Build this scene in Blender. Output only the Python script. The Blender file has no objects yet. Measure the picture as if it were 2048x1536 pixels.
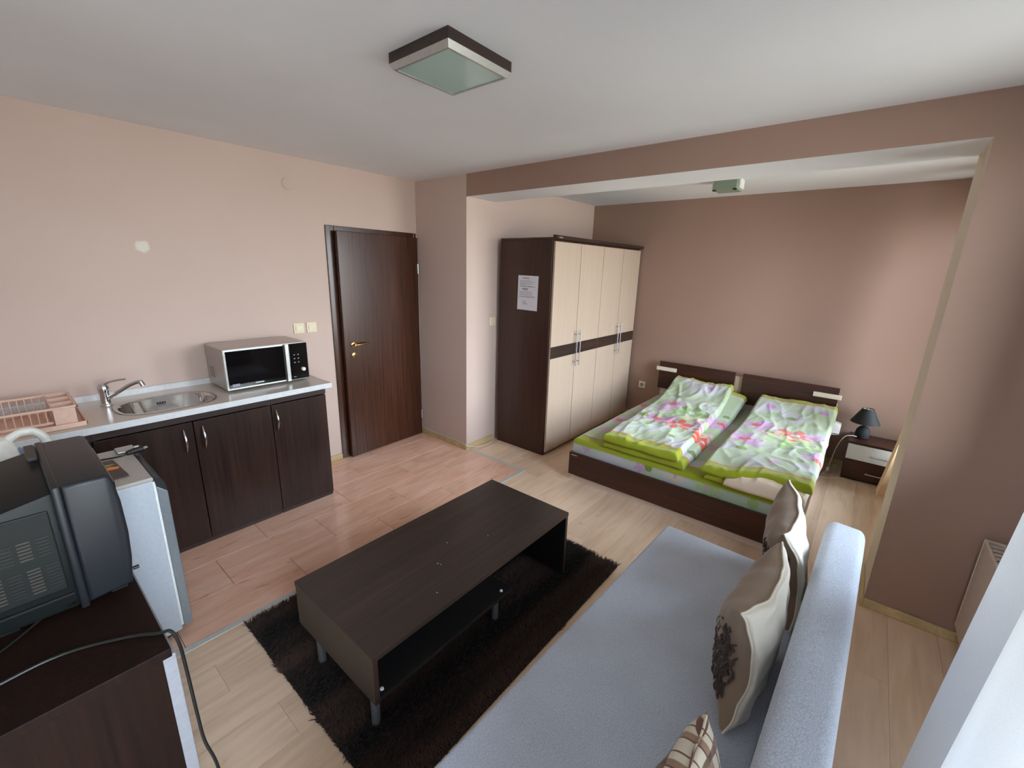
import bpy, bmesh, math, random
import numpy as np
from mathutils import Vector, Matrix, noise

random.seed(7)
rng = np.random.default_rng(7)
S = bpy.context.scene
C = S.collection

# ------------------------------------------------------------------ camera
def make_camera():
    yaw, pitch, roll, fpx = 0.684912, 0.261107, 0.028317, 865.19
    cy, sy, cp, sp = math.cos(yaw), math.sin(yaw), math.cos(pitch), math.sin(pitch)
    f = Vector((cy*cp, sy*cp, -sp)); r = Vector((sy, -cy, 0)); u = r.cross(f)
    r2 = math.cos(roll)*r + math.sin(roll)*u
    u2 = -math.sin(roll)*r + math.cos(roll)*u
    cd = bpy.data.cameras.new('camera'); cam = bpy.data.objects.new('camera', cd); C.objects.link(cam)
    M = Matrix((r2, u2, -f)).transposed().to_4x4(); M.translation = Vector((0, 0, 1.75))
    cam.matrix_world = M
    cd.sensor_width = 36; cd.lens = 36*fpx/2048; cd.clip_start = .02
    S.camera = cam
make_camera()

# ------------------------------------------------------------------ world, light, exposure
W = bpy.data.worlds.new('sky'); S.world = W; W.use_nodes = True
def make_world():
    nt = W.node_tree; nt.nodes.clear()
    out = nt.nodes.new('ShaderNodeOutputWorld'); bg = nt.nodes.new('ShaderNodeBackground')
    tc = nt.nodes.new('ShaderNodeTexCoord'); sep = nt.nodes.new('ShaderNodeSeparateXYZ')
    ramp = nt.nodes.new('ShaderNodeValToRGB'); mr = nt.nodes.new('ShaderNodeMapRange')
    mr.inputs[1].default_value = -1; mr.inputs[2].default_value = 1
    nt.links.new(tc.outputs['Generated'], sep.inputs[0]); nt.links.new(sep.outputs['Z'], mr.inputs[0])
    nt.links.new(mr.outputs[0], ramp.inputs[0]); nt.links.new(ramp.outputs[0], bg.inputs[0])
    e = ramp.color_ramp.elements
    e[0].position = .46; e[0].color = (.40, .40, .38, 1)       # sunlit ground and houses outside
    e[1].position = .52; e[1].color = (.91, .97, 1.06, 1)        # hazy horizon
    n = e.new(1.0); n.color = (.60, .78, 1.06, 1)               # zenith
    bg.inputs[1].default_value = 9.0
    nt.links.new(bg.outputs[0], out.inputs[0])
make_world()
S.view_settings.view_transform = 'Standard'; S.view_settings.look = 'None'
S.view_settings.exposure = 1.42; S.view_settings.gamma = 1.0
S.view_settings.use_curve_mapping = False
S.cycles.use_denoising = True
S.cycles.max_bounces = 14; S.cycles.diffuse_bounces = 8; S.cycles.transparent_max_bounces = 16
S.cycles.caustics_reflective = False; S.cycles.caustics_refractive = False

def portal(name, cx, cz, w, h, y):
    ld = bpy.data.lights.new(name, 'AREA'); ld.shape = 'RECTANGLE'; ld.size = w; ld.size_y = h
    ld.cycles.is_portal = True
    o = bpy.data.objects.new(name, ld); C.objects.link(o)
    o.location = (cx, y, cz); o.rotation_euler = (math.radians(90), 0, 0)   # shines along +Y, into the room
    return o

# ------------------------------------------------------------------ helpers
def lin(c):
    c = c/255.0
    return c/12.92 if c <= .04045 else ((c+.055)/1.055)**2.4
def rgb(r, g, b): return (lin(r), lin(g), lin(b), 1)

class NT:
    def __init__(s, name):
        s.m = bpy.data.materials.new(name); s.m.use_nodes = True
        s.t = s.m.node_tree; s.t.nodes.clear()
        s.out = s.t.nodes.new('ShaderNodeOutputMaterial')
        s.b = s.t.nodes.new('ShaderNodeBsdfPrincipled'); s.link(s.b.outputs[0], s.out.inputs[0])
    def n(s, kind, **kw):
        x = s.t.nodes.new(kind)
        for k, v in kw.items(): setattr(x, k, v)
        return x
    def link(s, a, b): s.t.links.new(a, b)
    def coord(s, scale=(1, 1, 1), rnd=False):
        tc = s.n('ShaderNodeTexCoord'); mp = s.n('ShaderNodeMapping'); mp.inputs['Scale'].default_value = scale
        src = tc.outputs['Object']
        if rnd:
            oi = s.n('ShaderNodeObjectInfo'); ml = s.n('ShaderNodeMath', operation='MULTIPLY'); ml.inputs[1].default_value = 57.3
            s.link(oi.outputs['Random'], ml.inputs[0])
            ad = s.n('ShaderNodeVectorMath', operation='ADD'); s.link(src, ad.inputs[0]); s.link(ml.outputs[0], ad.inputs[1]); src = ad.outputs[0]
        s.link(src, mp.inputs[0]); return mp.outputs[0]
    def noise(s, vec, scale, detail=4, rough=.6, dist=0):
        x = s.n('ShaderNodeTexNoise'); x.inputs['Scale'].default_value = scale; x.inputs['Detail'].default_value = detail
        x.inputs['Roughness'].default_value = rough; x.inputs['Distortion'].default_value = dist
        s.link(vec, x.inputs['Vector']); return x.outputs[0]
    def ramp(s, fac, stops):
        x = s.n('ShaderNodeValToRGB'); e = x.color_ramp.elements
        e[0].position, e[0].color = stops[0]; e[1].position, e[1].color = stops[-1]
        for p, c in stops[1:-1]:
            k = e.new(p); k.color = c
        s.link(fac, x.inputs[0]); return x.outputs[0]
    def mix(s, fac, a, b, blend='MIX'):
        x = s.n('ShaderNodeMix', data_type='RGBA', blend_type=blend)
        for sock, v in ((x.inputs[0], fac), (x.inputs[6], a), (x.inputs[7], b)):
            if hasattr(v, 'links'): s.link(v, sock)
            else: sock.default_value = v
        return x.outputs[2]
    def bump(s, h, strength=.2, dist=.002):
        x = s.n('ShaderNodeBump'); x.inputs['Strength'].default_value = strength; x.inputs['Distance'].default_value = dist
        s.link(h, x.inputs['Height']); s.link(x.outputs[0], s.b.inputs['Normal'])
    def set(s, **kw):
        names = {'color': 'Base Color', 'rough': 'Roughness', 'metal': 'Metallic', 'spec': 'Specular IOR Level', 'coat': 'Coat Weight', 'coatr': 'Coat Roughness', 'sheen': 'Sheen Weight'}
        for k, v in kw.items():
            sock = s.b.inputs[names[k]]
            if hasattr(v, 'links'): s.link(v, sock)
            else: sock.default_value = v
        return s

MAT = {}
def plain(name, col, rough=.5, metal=0., spec=.5, coat=0., speck=.06, scale=60., bump=0.):
    t = NT(name); v = t.coord()
    n = t.noise(v, scale, 3)
    lo = tuple(c*(1-speck) for c in col[:3])+(1,); hi = tuple(min(1, c*(1+speck)) for c in col[:3])+(1,)
    t.set(color=t.ramp(n, [(.3, lo), (.7, hi)]), rough=rough, metal=metal, spec=spec, coat=coat)
    if bump: t.bump(n, bump, .001)
    MAT[name] = t.m; return t.m

def wood(name, dark, light, axis='x', rough=.35, coat=0., fine=1., spec=.5, streak=1.):
    t = NT(name)
    st = {'x': (1.6, 55, 55), 'y': (55, 1.6, 55), 'z': (55, 55, 1.6)}[axis]
    v = t.coord(tuple(k*fine for k in st)); n1 = t.noise(v, 1.0, 6, .65, .3)
    v2 = t.coord({'x': (.8, 7, 7), 'y': (7, .8, 7), 'z': (7, 7, .8)}[axis]); n2 = t.noise(v2, 1.0, 3, .5, .6)
    a = t.ramp(n1, [(.32, dark), (.72, light)])
    b = t.ramp(n2, [(.3, (1-.28*streak,)*3+(1,)), (.75, (1+.18*streak, 1+.14*streak, 1+.1*streak, 1))])
    t.set(color=t.mix(1.0, a, b, 'MULTIPLY'), rough=rough, coat=coat, spec=spec); t.b.inputs['Coat Roughness'].default_value = .15
    t.bump(n1, .12, .0006)
    MAT[name] = t.m; return t.m

def paint(name, col, rough=.85, var=.035, patch=None):
    t = NT(name); v = t.coord()
    big = t.noise(v, 1.1, 3, .5); fine = t.noise(v, 240, 2, .6)
    lo = tuple(c*(1-var) for c in col[:3])+(1,); hi = tuple(min(1, c*(1+var)) for c in col[:3])+(1,)
    c = t.ramp(big, [(.3, lo), (.7, hi)])
    if patch:      # a filled and unpainted spot of plaster
        (px, py, pz), rad, pc = patch
        tc = t.n('ShaderNodeTexCoord'); d = t.n('ShaderNodeVectorMath', operation='DISTANCE'); d.inputs[1].default_value = (px, py, pz)
        wob = t.noise(v, 22, 3, .6)
        t.link(tc.outputs['Object'], d.inputs[0])
        ad = t.n('ShaderNodeMath', operation='MULTIPLY_ADD'); ad.inputs[1].default_value = .055; t.link(wob, ad.inputs[0]); t.link(d.outputs['Value'], ad.inputs[2])
        mask = t.ramp(ad.outputs[0], [(rad*.8+.025, (1, 1, 1, 1)), (rad*1.1+.032, (0, 0, 0, 1))])
        c = t.mix(mask, c, pc)
    t.set(color=c, rough=rough, spec=.3); t.bump(fine, .08, .0008)
    MAT[name] = t.m; return t.m

paint('paint_beige', rgb(205, 182, 171), patch=((.70, 3.55, 1.815), .035, rgb(226, 216, 206)))
paint('paint_brown', rgb(163, 133, 119))
paint('paint_white', rgb(230, 230, 232))
paint('paint_cream', rgb(222, 208, 190))
wood('wenge_x', rgb(40, 27, 22), rgb(66, 48, 40), 'x', .34)
wood('wenge_table', rgb(43, 33, 29), rgb(64, 51, 45), 'x', .36)
wood('wenge_y', rgb(50, 22, 13), rgb(76, 40, 28), 'y', .34)
wood('wenge_z', rgb(46, 22, 14), rgb(68, 37, 26), 'z', .34, streak=.5)
wood('wenge_dark', rgb(24, 13, 9), rgb(40, 23, 17), 'z', .55, streak=.5, spec=.15)
wood('kitchen_z', rgb(36, 22, 18), rgb(58, 40, 34), 'z', .30, spec=.35)
wood('kitchen_x', rgb(44, 30, 28), rgb(66, 50, 47), 'x', .32)
wood('door_z', rgb(50, 23, 11), rgb(80, 44, 27), 'z', .27, .15, streak=.45)
wood('maple_z', rgb(180, 159, 141), rgb(189, 168, 149), 'z', .42, streak=.08)
wood('maple_y', rgb(226, 212, 202), rgb(238, 227, 217), 'y', .45, streak=.1)
plain('inlay', rgb(232, 222, 202), .4)
wood('skirting', rgb(196, 172, 124), rgb(216, 196, 150), 'x', .45)
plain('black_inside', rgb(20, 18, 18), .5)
plain('white_gloss', rgb(232, 232, 230), .25)
plain('fridge_white', rgb(184, 191, 200), .35)
plain('fridge_grey', rgb(150, 158, 165), .32, .55)
plain('fridge_top', rgb(176, 170, 164), .4)
plain('tv_plastic', rgb(32, 34, 39), .42, spec=.4, bump=.1, scale=400)
plain('tv_brown', rgb(62, 55, 48), .5, bump=.1, scale=400)
plain('tv_dark', rgb(19, 23, 23), .5, spec=.3, bump=.1, scale=400)
plain('black_gloss', rgb(10, 10, 12), .06)
plain('black_plastic', rgb(22, 22, 23), .4)
plain('chrome', rgb(205, 205, 208), .12, 1.0)
plain('steel', rgb(200, 198, 196), .07, 1.0)
plain('brushed_metal', rgb(176, 178, 180), .35, 1.0)
plain('grey_metal', rgb(140, 143, 148), .4, .7)
plain('mw_body', rgb(176, 166, 160), .3, .55)
plain('strip_metal', rgb(196, 196, 190), .4, .0)
plain('aluminium', rgb(196, 196, 192), .35, .85)
plain('brass', rgb(196, 158, 104), .25, 1.0)
plain('gold_ceramic', rgb(200, 170, 110), .3, .6)
plain('switch_cream', rgb(226, 212, 182), .4)
plain('worktop', rgb(206, 196, 186), .22, scale=300, speck=.1)
plain('worktop_edge', rgb(214, 216, 218), .3)
plain('rack_plastic', rgb(226, 190, 170), .4)
plain('kettle_white', rgb(236, 234, 226), .25)
plain('kettle_gauge', rgb(120, 134, 158), .15)
plain('lamp_black', rgb(24, 27, 28), .75)
plain('cord_white', rgb(226, 222, 214), .5)
plain('cord_black', rgb(24, 23, 22), .45)
plain('paper', rgb(222, 220, 228), .8, speck=.02)
plain('print_grey', rgb(150, 146, 156), .8)
plain('print_dark', rgb(92, 88, 98), .8)
plain('mint_glass', rgb(170, 196, 186), .12, speck=.02, scale=4)
plain('mint_side', rgb(142, 158, 138), .25, speck=.03)
plain('radiator_white', rgb(205, 190, 178), .4)
plain('cabinet_grey', rgb(150, 152, 160), .45)
plain('pvc_white', rgb(236, 236, 234), .35)
plain('plum_cover', rgb(60, 40, 34), .5)

def fabric(name, col, var=.12, scale=420, rough=.95, sheen=.3, bump=.5):
    t = NT(name); v = t.coord(); n = t.noise(v, scale, 2, .7); big = t.noise(v, 5, 2, .5)
    lo = tuple(c*(1-var) for c in col[:3])+(1,); hi = tuple(min(1, c*(1+var)) for c in col[:3])+(1,)
    a = t.ramp(n, [(.35, lo), (.65, hi)]); b = t.ramp(big, [(.3, (.94, .94, .94, 1)), (.7, (1.04, 1.04, 1.04, 1))])
    t.set(color=t.mix(1.0, a, b, 'MULTIPLY'), rough=rough, sheen=sheen, spec=.2); t.bump(n, bump, .001)
    MAT[name] = t.m
fabric('sofa_fabric', rgb(182, 189, 203), .24, 330)
fabric('taupe_cloth', rgb(140, 118, 98), .08, 500, .75, .4)
fabric('cream_satin', rgb(222, 214, 200), .05, 400, .5, .4, .2)
fabric('cream_lining', rgb(222, 204, 180), .06, 300)
fabric('pillow_white', rgb(226, 222, 222), .04, 300)
fabric('fringe_dark', rgb(62, 48, 40), .2, 300)
fabric('beige_curtain', rgb(226, 196, 158), .06, 300, .8, .2, .2)

def attr_cloth(name, rough=.85):
    t = NT(name); a = t.n('ShaderNodeAttribute'); a.attribute_name = 'Col'
    v = t.coord(); n = t.noise(v, 500, 2, .6)
    t.set(color=a.outputs['Color'], rough=rough, sheen=.25, spec=.2); t.bump(n, .15, .0006); MAT[name] = t.m
attr_cloth('print_cloth')

def pile_mat():
    t = NT('rug_pile'); a = t.n('ShaderNodeAttribute'); a.attribute_name = 'Col'
    t.set(color=a.outputs['Color'], rough=.75, sheen=.15, spec=.25); MAT['rug_pile'] = t.m
pile_mat()

def plaid():
    t = NT('plaid_cloth'); tc = t.n('ShaderNodeTexCoord'); sp = t.n('ShaderNodeSeparateXYZ'); t.link(tc.outputs['Object'], sp.inputs[0])
    def band(sock, period, w):
        m = t.n('ShaderNodeMath', operation='MULTIPLY'); m.inputs[1].default_value = 1/period; t.link(sock, m.inputs[0])
        f = t.n('ShaderNodeMath', operation='FRACT'); t.link(m.outputs[0], f.inputs[0])
        return t.ramp(f.outputs[0], [(0, (1, 1, 1, 1)), (w, (1, 1, 1, 1)), (w+.03, (0, 0, 0, 1)), (1, (0, 0, 0, 1))])
    c = t.mix(band(sp.outputs['X'], .07, .25), rgb(206, 196, 176), rgb(150, 122, 100))
    c = t.mix(band(sp.outputs['Z'], .07, .25), c, rgb(140, 112, 92), 'MULTIPLY')
    c = t.mix(band(sp.outputs['X'], .035, .1), c, rgb(110, 74, 62)); c = t.mix(band(sp.outputs['Z'], .035, .1), c, rgb(110, 74, 62))
    t.set(color=c, rough=.9, sheen=.3); MAT['plaid_cloth'] = t.m
plaid()

def laminate():
    t = NT('oak_laminate'); v = t.coord((1.1, 20, 20), True); n = t.noise(v, 1.0, 5, .55, .8)
    v2 = t.coord((.9, 7, 7), True); n2 = t.noise(v2, 1.0, 3, .55, 1.6)
    wv = t.n('ShaderNodeTexWave', wave_type='RINGS', rings_direction='Y'); wv.inputs['Scale'].default_value = 3.2
    wv.inputs['Distortion'].default_value = 6; wv.inputs['Detail'].default_value = 3; wv.inputs['Detail Scale'].default_value = .8
    t.link(t.coord((.55, 5, 5), True), wv.inputs[0])
    a = t.ramp(n, [(.25, rgb(230, 200, 172)), (.75, rgb(239, 212, 185))])
    b = t.ramp(n2, [(.25, (.86, .80, .74, 1)), (.5, (1, 1, 1, 1)), (.8, (1.04, 1.03, 1.02, 1))])
    w = t.ramp(wv.outputs[0], [(0, (.93, .91, .88, 1)), (.35, (1, 1, 1, 1)), (1, (1, 1, 1, 1))])
    oi = t.n('ShaderNodeObjectInfo'); r = t.ramp(oi.outputs['Random'], [(0, (.92, .89, .87, 1)), (1, (1.05, 1.04, 1.03, 1))])
    kn = t.noise(t.coord((5, 13, 13), True), 1.0, 2, .5, .4)
    k = t.ramp(kn, [(.18, (.66, .54, .45, 1)), (.27, (1, 1, 1, 1)), (1, (1, 1, 1, 1))])
    c = t.mix(1., a, b, 'MULTIPLY'); c = t.mix(1., c, w, 'MULTIPLY'); c = t.mix(1., c, r, 'MULTIPLY'); c = t.mix(1., c, k, 'MULTIPLY')
    t.set(color=c, rough=.33, spec=.45); t.bump(n, .06, .0005); MAT['oak_laminate'] = t.m
laminate()
def tilemat():
    t = NT('pink_tile'); v = t.coord((1.0, 5.5, 5), True); n = t.noise(v, 2.2, 5, .62, .9)
    v2 = t.coord((4.2, 34, 20), True); n2 = t.noise(v2, 1.0, 4, .7, 1.1)
    a = t.ramp(n, [(.3, rgb(228, 174, 146)), (.5, rgb(238, 190, 164)), (.72, rgb(246, 208, 186))])
    s = t.ramp(n2, [(.30, (.62, .52, .47, 1)), (.40, (1, 1, 1, 1)), (1, (1, 1, 1, 1))])
    g = t.ramp(t.noise(t.coord((.9, 3, 3), True), 1.5, 2), [(.36, (0, 0, 0, 1)), (.55, (1, 1, 1, 1))])
    oi = t.n('ShaderNodeObjectInfo'); r = t.ramp(oi.outputs['Random'], [(0, (.97, .96, .95, 1)), (1, (1.03, 1.03, 1.03, 1))])
    c = t.mix(g, a, t.mix(1., a, s, 'MULTIPLY')); c = t.mix(1., c, r, 'MULTIPLY')
    t.set(color=c, rough=.13, spec=.5); MAT['pink_tile'] = t.m
tilemat()
plain('subfloor', rgb(96, 78, 66), .8)
plain('rug_back', rgb(28, 20, 17), .9)

def sheer():
    t = NT('sheer_white'); t.t.nodes.remove(t.b)
    tr = t.n('ShaderNodeBsdfTransparent'); tl = t.n('ShaderNodeBsdfTranslucent'); df = t.n('ShaderNodeBsdfDiffuse')
    v = t.coord(); n = t.noise(v, 300, 2)
    col = t.ramp(n, [(.3, (.78, .80, .82, 1)), (.7, (.84, .86, .88, 1))])
    t.link(col, tl.inputs[0]); t.link(col, df.inputs[0])
    m1 = t.n('ShaderNodeMixShader'); m1.inputs[0].default_value = .86; t.link(tl.outputs[0], m1.inputs[1]); t.link(df.outputs[0], m1.inputs[2])
    m2 = t.n('ShaderNodeMixShader'); m2.inputs[0].default_value = .97; t.link(tr.outputs[0], m2.inputs[1]); t.link(m1.outputs[0], m2.inputs[2])
    t.link(m2.outputs[0], t.out.inputs[0]); MAT['sheer_white'] = t.m
sheer()
def glass():
    t = NT('window_glass'); t.t.nodes.remove(t.b)
    tr = t.n('ShaderNodeBsdfTransparent'); gl = t.n('ShaderNodeBsdfGlossy'); gl.inputs['Roughness'].default_value = .02
    fr = t.n('ShaderNodeFresnel'); fr.inputs[0].default_value = 1.45; tr.inputs[0].default_value = (.95, .97, .96, 1)
    m = t.n('ShaderNodeMixShader'); t.link(fr.outputs[0], m.inputs[0]); t.link(tr.outputs[0], m.inputs[1]); t.link(gl.outputs[0], m.inputs[2])
    t.link(m.outputs[0], t.out.inputs[0]); MAT['window_glass'] = t.m
glass()

# ---- geometry
def box(bm, x0, x1, y0, y1, z0, z1, bev=0., seg=2, mi=0):
    if x1 < x0: x0, x1 = x1, x0
    if y1 < y0: y0, y1 = y1, y0
    if z1 < z0: z0, z1 = z1, z0
    r = bmesh.ops.create_cube(bm, size=1.0)
    for v in r['verts']:
        v.co = Vector(((v.co.x+.5)*(x1-x0)+x0, (v.co.y+.5)*(y1-y0)+y0, (v.co.z+.5)*(z1-z0)+z0))
    fs = set(f for v in r['verts'] for f in v.link_faces)
    for f in fs: f.material_index = mi
    if bev > 0:
        bev = min(bev, .49*min(x1-x0, y1-y0, z1-z0))
        es = list(set(e for v in r['verts'] for e in v.link_edges))
        bmesh.ops.bevel(bm, geom=es, offset=bev, segments=seg, profile=.5, affect='EDGES', clamp_overlap=True)
    return bm
def B(*a, **k): return box(bmesh.new(), *a, **k)

def lathe(bm, prof, n=32, center=(0, 0, 0), axis='z', cap=True):
    """prof: list of (radius, height)"""
    cx, cy, cz = center; rings = []
    for r, h in prof:
        ring = []
        for i in range(n):
            a = 2*math.pi*i/n; p = (r*math.cos(a), r*math.sin(a), h)
            if axis == 'x': p = (p[2], p[0], p[1])
            if axis == 'y': p = (p[1], p[2], p[0])
            ring.append(bm.verts.new((p[0]+cx, p[1]+cy, p[2]+cz)))
        rings.append(ring)
    for a, b in zip(rings, rings[1:]):
        for i in range(n): bm.faces.new((a[i], a[(i+1) % n], b[(i+1) % n], b[i]))
    if cap:
        for ring in (rings[0], rings[-1]):
            try: bm.faces.new(ring)
            except Exception: pass
    bmesh.ops.recalc_face_normals(bm, faces=bm.faces[:]); return bm
def Lt(*a, **k): return lathe(bmesh.new(), *a, **k)

def smooth_path(pts, sub=8):
    P = [Vector(p) for p in pts]; out = []
    for i in range(len(P)-1):
        p0 = P[max(i-1, 0)]; p1 = P[i]; p2 = P[i+1]; p3 = P[min(i+2, len(P)-1)]
        for k in range(sub):
            t = k/sub
            out.append(.5*((2*p1)+(-p0+p2)*t+(2*p0-5*p1+4*p2-p3)*t*t+(-p0+3*p1-3*p2+p3)*t**3))
    out.append(P[-1]); return out

def tube(bm, pts, rad, n=10, sub=8, smooth=True):
    P = smooth_path(pts, sub) if smooth else [Vector(p) for p in pts]
    R = rad if callable(rad) else (lambda t: rad)
    rings = []; up = Vector((0, 0, 1)); last = None
    for i, p in enumerate(P):
        d = (P[min(i+1, len(P)-1)]-P[max(i-1, 0)]).normalized()
        if last is None:
            a = d.cross(up)
            if a.length < 1e-3: a = d.cross(Vector((1, 0, 0)))
            a.normalize()
        else:
            a = (last-d*last.dot(d)).normalized()
        last = a; b = d.cross(a); r = R(i/(len(P)-1))
        rings.append([bm.verts.new(p+r*(math.cos(2*math.pi*k/n)*a+math.sin(2*math.pi*k/n)*b)) for k in range(n)])
    for a, b in zip(rings, rings[1:]):
        for k in range(n): bm.faces.new((a[k], a[(k+1) % n], b[(k+1) % n], b[k]))
    bm.faces.new(rings[0]); bm.faces.new(rings[-1])
    bmesh.ops.recalc_face_normals(bm, faces=bm.faces[:]); return bm
def Tb(*a, **k): return tube(bmesh.new(), *a, **k)

def prism(bm, poly, y0, y1, plane='xz', bev=0.):
    """extrude a polygon given in plane coordinates along the third axis"""
    def P(a, b, c):
        return {'xz': (a, c, b), 'xy': (a, b, c), 'yz': (c, a, b)}[plane]
    A = [bm.verts.new(P(a, b, y0)) for a, b in poly]; Bv = [bm.verts.new(P(a, b, y1)) for a, b in poly]
    n = len(poly); bm.faces.new(A); bm.faces.new(Bv)
    for i in range(n): bm.faces.new((A[i], A[(i+1) % n], Bv[(i+1) % n], Bv[i]))
    bmesh.ops.recalc_face_normals(bm, faces=bm.faces[:])
    if bev: bmesh.ops.bevel(bm, geom=bm.edges[:], offset=bev, segments=2, profile=.5, affect='EDGES', clamp_overlap=True)
    return bm
def Pr(*a, **k): return prism(bmesh.new(), *a, **k)

def obj(name, bm, mat, parent=None, smooth=False, loc=None, rot=None, label=None):
    if isinstance(bm, bpy.types.Mesh): me = bm
    else:
        me = bpy.data.meshes.new(name); bm.to_mesh(me); bm.free()
    for m in (mat if isinstance(mat, (list, tuple)) else [mat]):
        if not isinstance(bm, bpy.types.Mesh) or len(me.materials) == 0: me.materials.append(MAT[m])
    if smooth:
        for p in me.polygons: p.use_smooth = True
        try: me.set_sharp_from_angle(angle=math.radians(38))
        except Exception: pass
    o = bpy.data.objects.new(name, me); C.objects.link(o)
    if parent: o.parent = parent
    if loc: o.location = loc
    if rot: o.rotation_euler = rot
    if label: o['label'] = label
    return o
def thing(name, label, cat, loc=(0, 0, 0), rotz=0., group=None, rot=None):
    o = bpy.data.objects.new(name, None); C.objects.link(o); o.empty_display_size = .05
    o.location = loc; o.rotation_euler = rot if rot else (0, 0, rotz); o['label'] = label; o['category'] = cat
    if group: o['group'] = group
    return o
def tag(o, label, cat, group=None):
    o['label'] = label; o['category'] = cat
    if group: o['group'] = group
    return o
def struct(name, bm, mat, parent=None, label=None, **k):
    o = obj(name, bm, mat, parent, **k)
    if not parent: o['kind'] = 'structure'
    if label: o['label'] = label
    return o

# ------------------------------------------------------------------ room measures (metres)
XL, XC, XB = -.60, 2.814, 5.005          # wall behind the camera, beam/column face, far wall
YK, YN, YR, YW = 3.552, 2.861, -.254, -.72   # kitchen wall, alcove left wall, pillar jamb, window wall
HC, HB, T = 2.513, 2.334, .37             # ceiling, underside of beam, beam depth
# windows in the outer wall (x0, x1, z0, z1)
WIN = [(-.42, 1.50, .06, 2.36), (1.72, 2.60, .88, 2.36), (3.33, 4.90, .42, 2.33)]
for i, (a, b, c, d) in enumerate(WIN):
    portal('daylight_portal', (a+b)/2, (c+d)/2, b-a, d-c, YW-.16)

# ------------------------------------------------------------------ floor
def floors():
    bm = B(XL-.2, XB+.2, YW-.25, YK+.2, -.15, -.012)
    fl = struct('floor', bm, 'subfloor', label='pale oak laminate floor with a pink tiled kitchen area')
    cache = {}
    def piece(name, mat, x0, x1, y0, y1, bev, gap):
        key = (name, round(x1-x0, 4), round(y1-y0, 4))
        if key not in cache:
            w, h = x1-x0-gap, y1-y0-gap
            b = bmesh.new(); box(b, -w/2, w/2, -h/2, h/2, -.012, 0)
            top = [e for e in b.edges if all(v.co.z > -.001 for v in e.verts)]
            bmesh.ops.bevel(b, geom=top, offset=bev, segments=1, affect='EDGES')
            me = bpy.data.meshes.new(name); b.to_mesh(me); b.free(); me.materials.append(MAT[mat]); cache[key] = me
        o = bpy.data.objects.new(name, cache[key]); C.objects.link(o); o.parent = fl; o.location = ((x0+x1)/2, (y0+y1)/2, 0)
    TY, TX = 2.172, 2.818   # edge of the tiled area
    # laminate planks, long side along the room
    pw, pl = .195, 1.285; k = 0; y = 1.003-.195*9
    while y < YN:
        y0, y1 = max(y, YW), min(y+pw, YN)
        x = .48-(pl*2)+(0 if k % 2 else .62)+(.11*math.sin(k*2.3) if k % 4 in (1, 2) else 0)
        while x < XB:
            x0, x1 = max(x, XL), min(x+pl, XB)
            segs = []
            if x1-x0 > .02:
                if y0 >= TY-.02: segs = [(max(x0, TX+.035), x1, y0, y1)] if x1 > TX+.06 else []
                elif y1 > TY-.02:
                    if x0 < TX: segs.append((x0, min(x1, TX), y0, TY-.018))
                    if x1 > TX+.05: segs.append((max(x0, TX), x1, y0, y1))
                else: segs = [(x0, x1, y0, y1)]
            for s in segs:
                if s[1]-s[0] > .02 and s[3]-s[2] > .01: piece('plank', 'oak_laminate', *s, .0008, .0006)
            x += pl
        y += pw; k += 1
    # kitchen tiles in running bond
    tw, th = .605, .305; rows = [2.172, 2.472, 2.777, 3.082, 3.387, YK]
    for r in range(5):
        x = .618-tw*3+(0 if r % 2 else tw/2)
        if r == 0: x = .315-tw*2
        while x < TX:
            x0, x1 = max(x, XL), min(x+tw, TX)
            if x1-x0 > .02: piece('floor_tile', 'pink_tile', x0, x1, rows[r], rows[r+1], .0012, .0022)
            x += tw
    return fl
floors()
def trims():
    b = bmesh.new()
    prof = [(-.017, 0), (-.012, .003), (0, .0045), (.012, .003), (.017, 0)]
    box(b, XL, XC+.035, 2.138, 2.172, -.01, .0035, .0015)
    struct('trim_1', b, 'strip_metal', label='metal strip between tiles and laminate')
    b = B(XC+.001, XC+.035, 2.172, YN, -.01, .0035, .0015)
    struct('trim_2', b, 'strip_metal', label='metal strip beside the column')
trims()

# ------------------------------------------------------------------ walls and ceiling
struct('ceiling', B(XL-.2, XB+.2, YW-.25, YK+.2, HC, HC+.15), 'paint_white')
DX0, DX1, DZ = 1.885, 2.800, 2.05       # door opening, outside of the frame
def walls():
    b = bmesh.new()
    box(b, XL-.2, DX0, YK, YK+.2, -.012, HC); box(b, DX1, XC+.1, YK, YK+.2, -.012, HC); box(b, DX0, DX1, YK, YK+.2, DZ, HC)
    box(b, DX0, DX1, YK+.14, YK+.2, -.012, DZ)
    struct('wall_left', b, 'paint_beige')
    struct('wall_column', B(XC, XB+.2, YN, YK+.2, -.012, HC), 'paint_beige')
    struct('wall_far', B(XB, XB+.2, YW-.25, YN, -.012, HC), 'paint_brown')
    struct('wall_rear', B(XL-.2, XL, YW-.25, YK, -.012, HC), 'paint_white')
    # outer wall with two window openings
    b = bmesh.new(); xs = XL
    for (a, c, z0, z1) in WIN:
        box(b, xs, a, YW-.25, YW, -.012, HC); box(b, a, c, YW-.25, YW, -.012, z0); box(b, a, c, YW-.25, YW, z1, HC); xs = c
    box(b, xs, XB, YW-.25, YW, -.012, HC)
    struct('wall_right', b, 'paint_white')
    # beam and pillar: brown face, white underside, cream jamb
    b = B(XC, XC+T, YR, YN, HB, HC)
    for f in b.faces: f.material_index = 0 if f.normal.x < -.5 else 1
    struct('wall_beam', b, ['paint_brown', 'paint_white'], label='brown beam over the bed alcove')
    b = B(XC, XC+T, YW, YR, -.012, HC)
    for f in b.faces: f.material_index = 1 if f.normal.y > .5 else 0
    struct('wall_pillar', b, ['paint_brown', 'paint_cream'], label='brown pillar right of the bed alcove')
walls()
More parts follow.
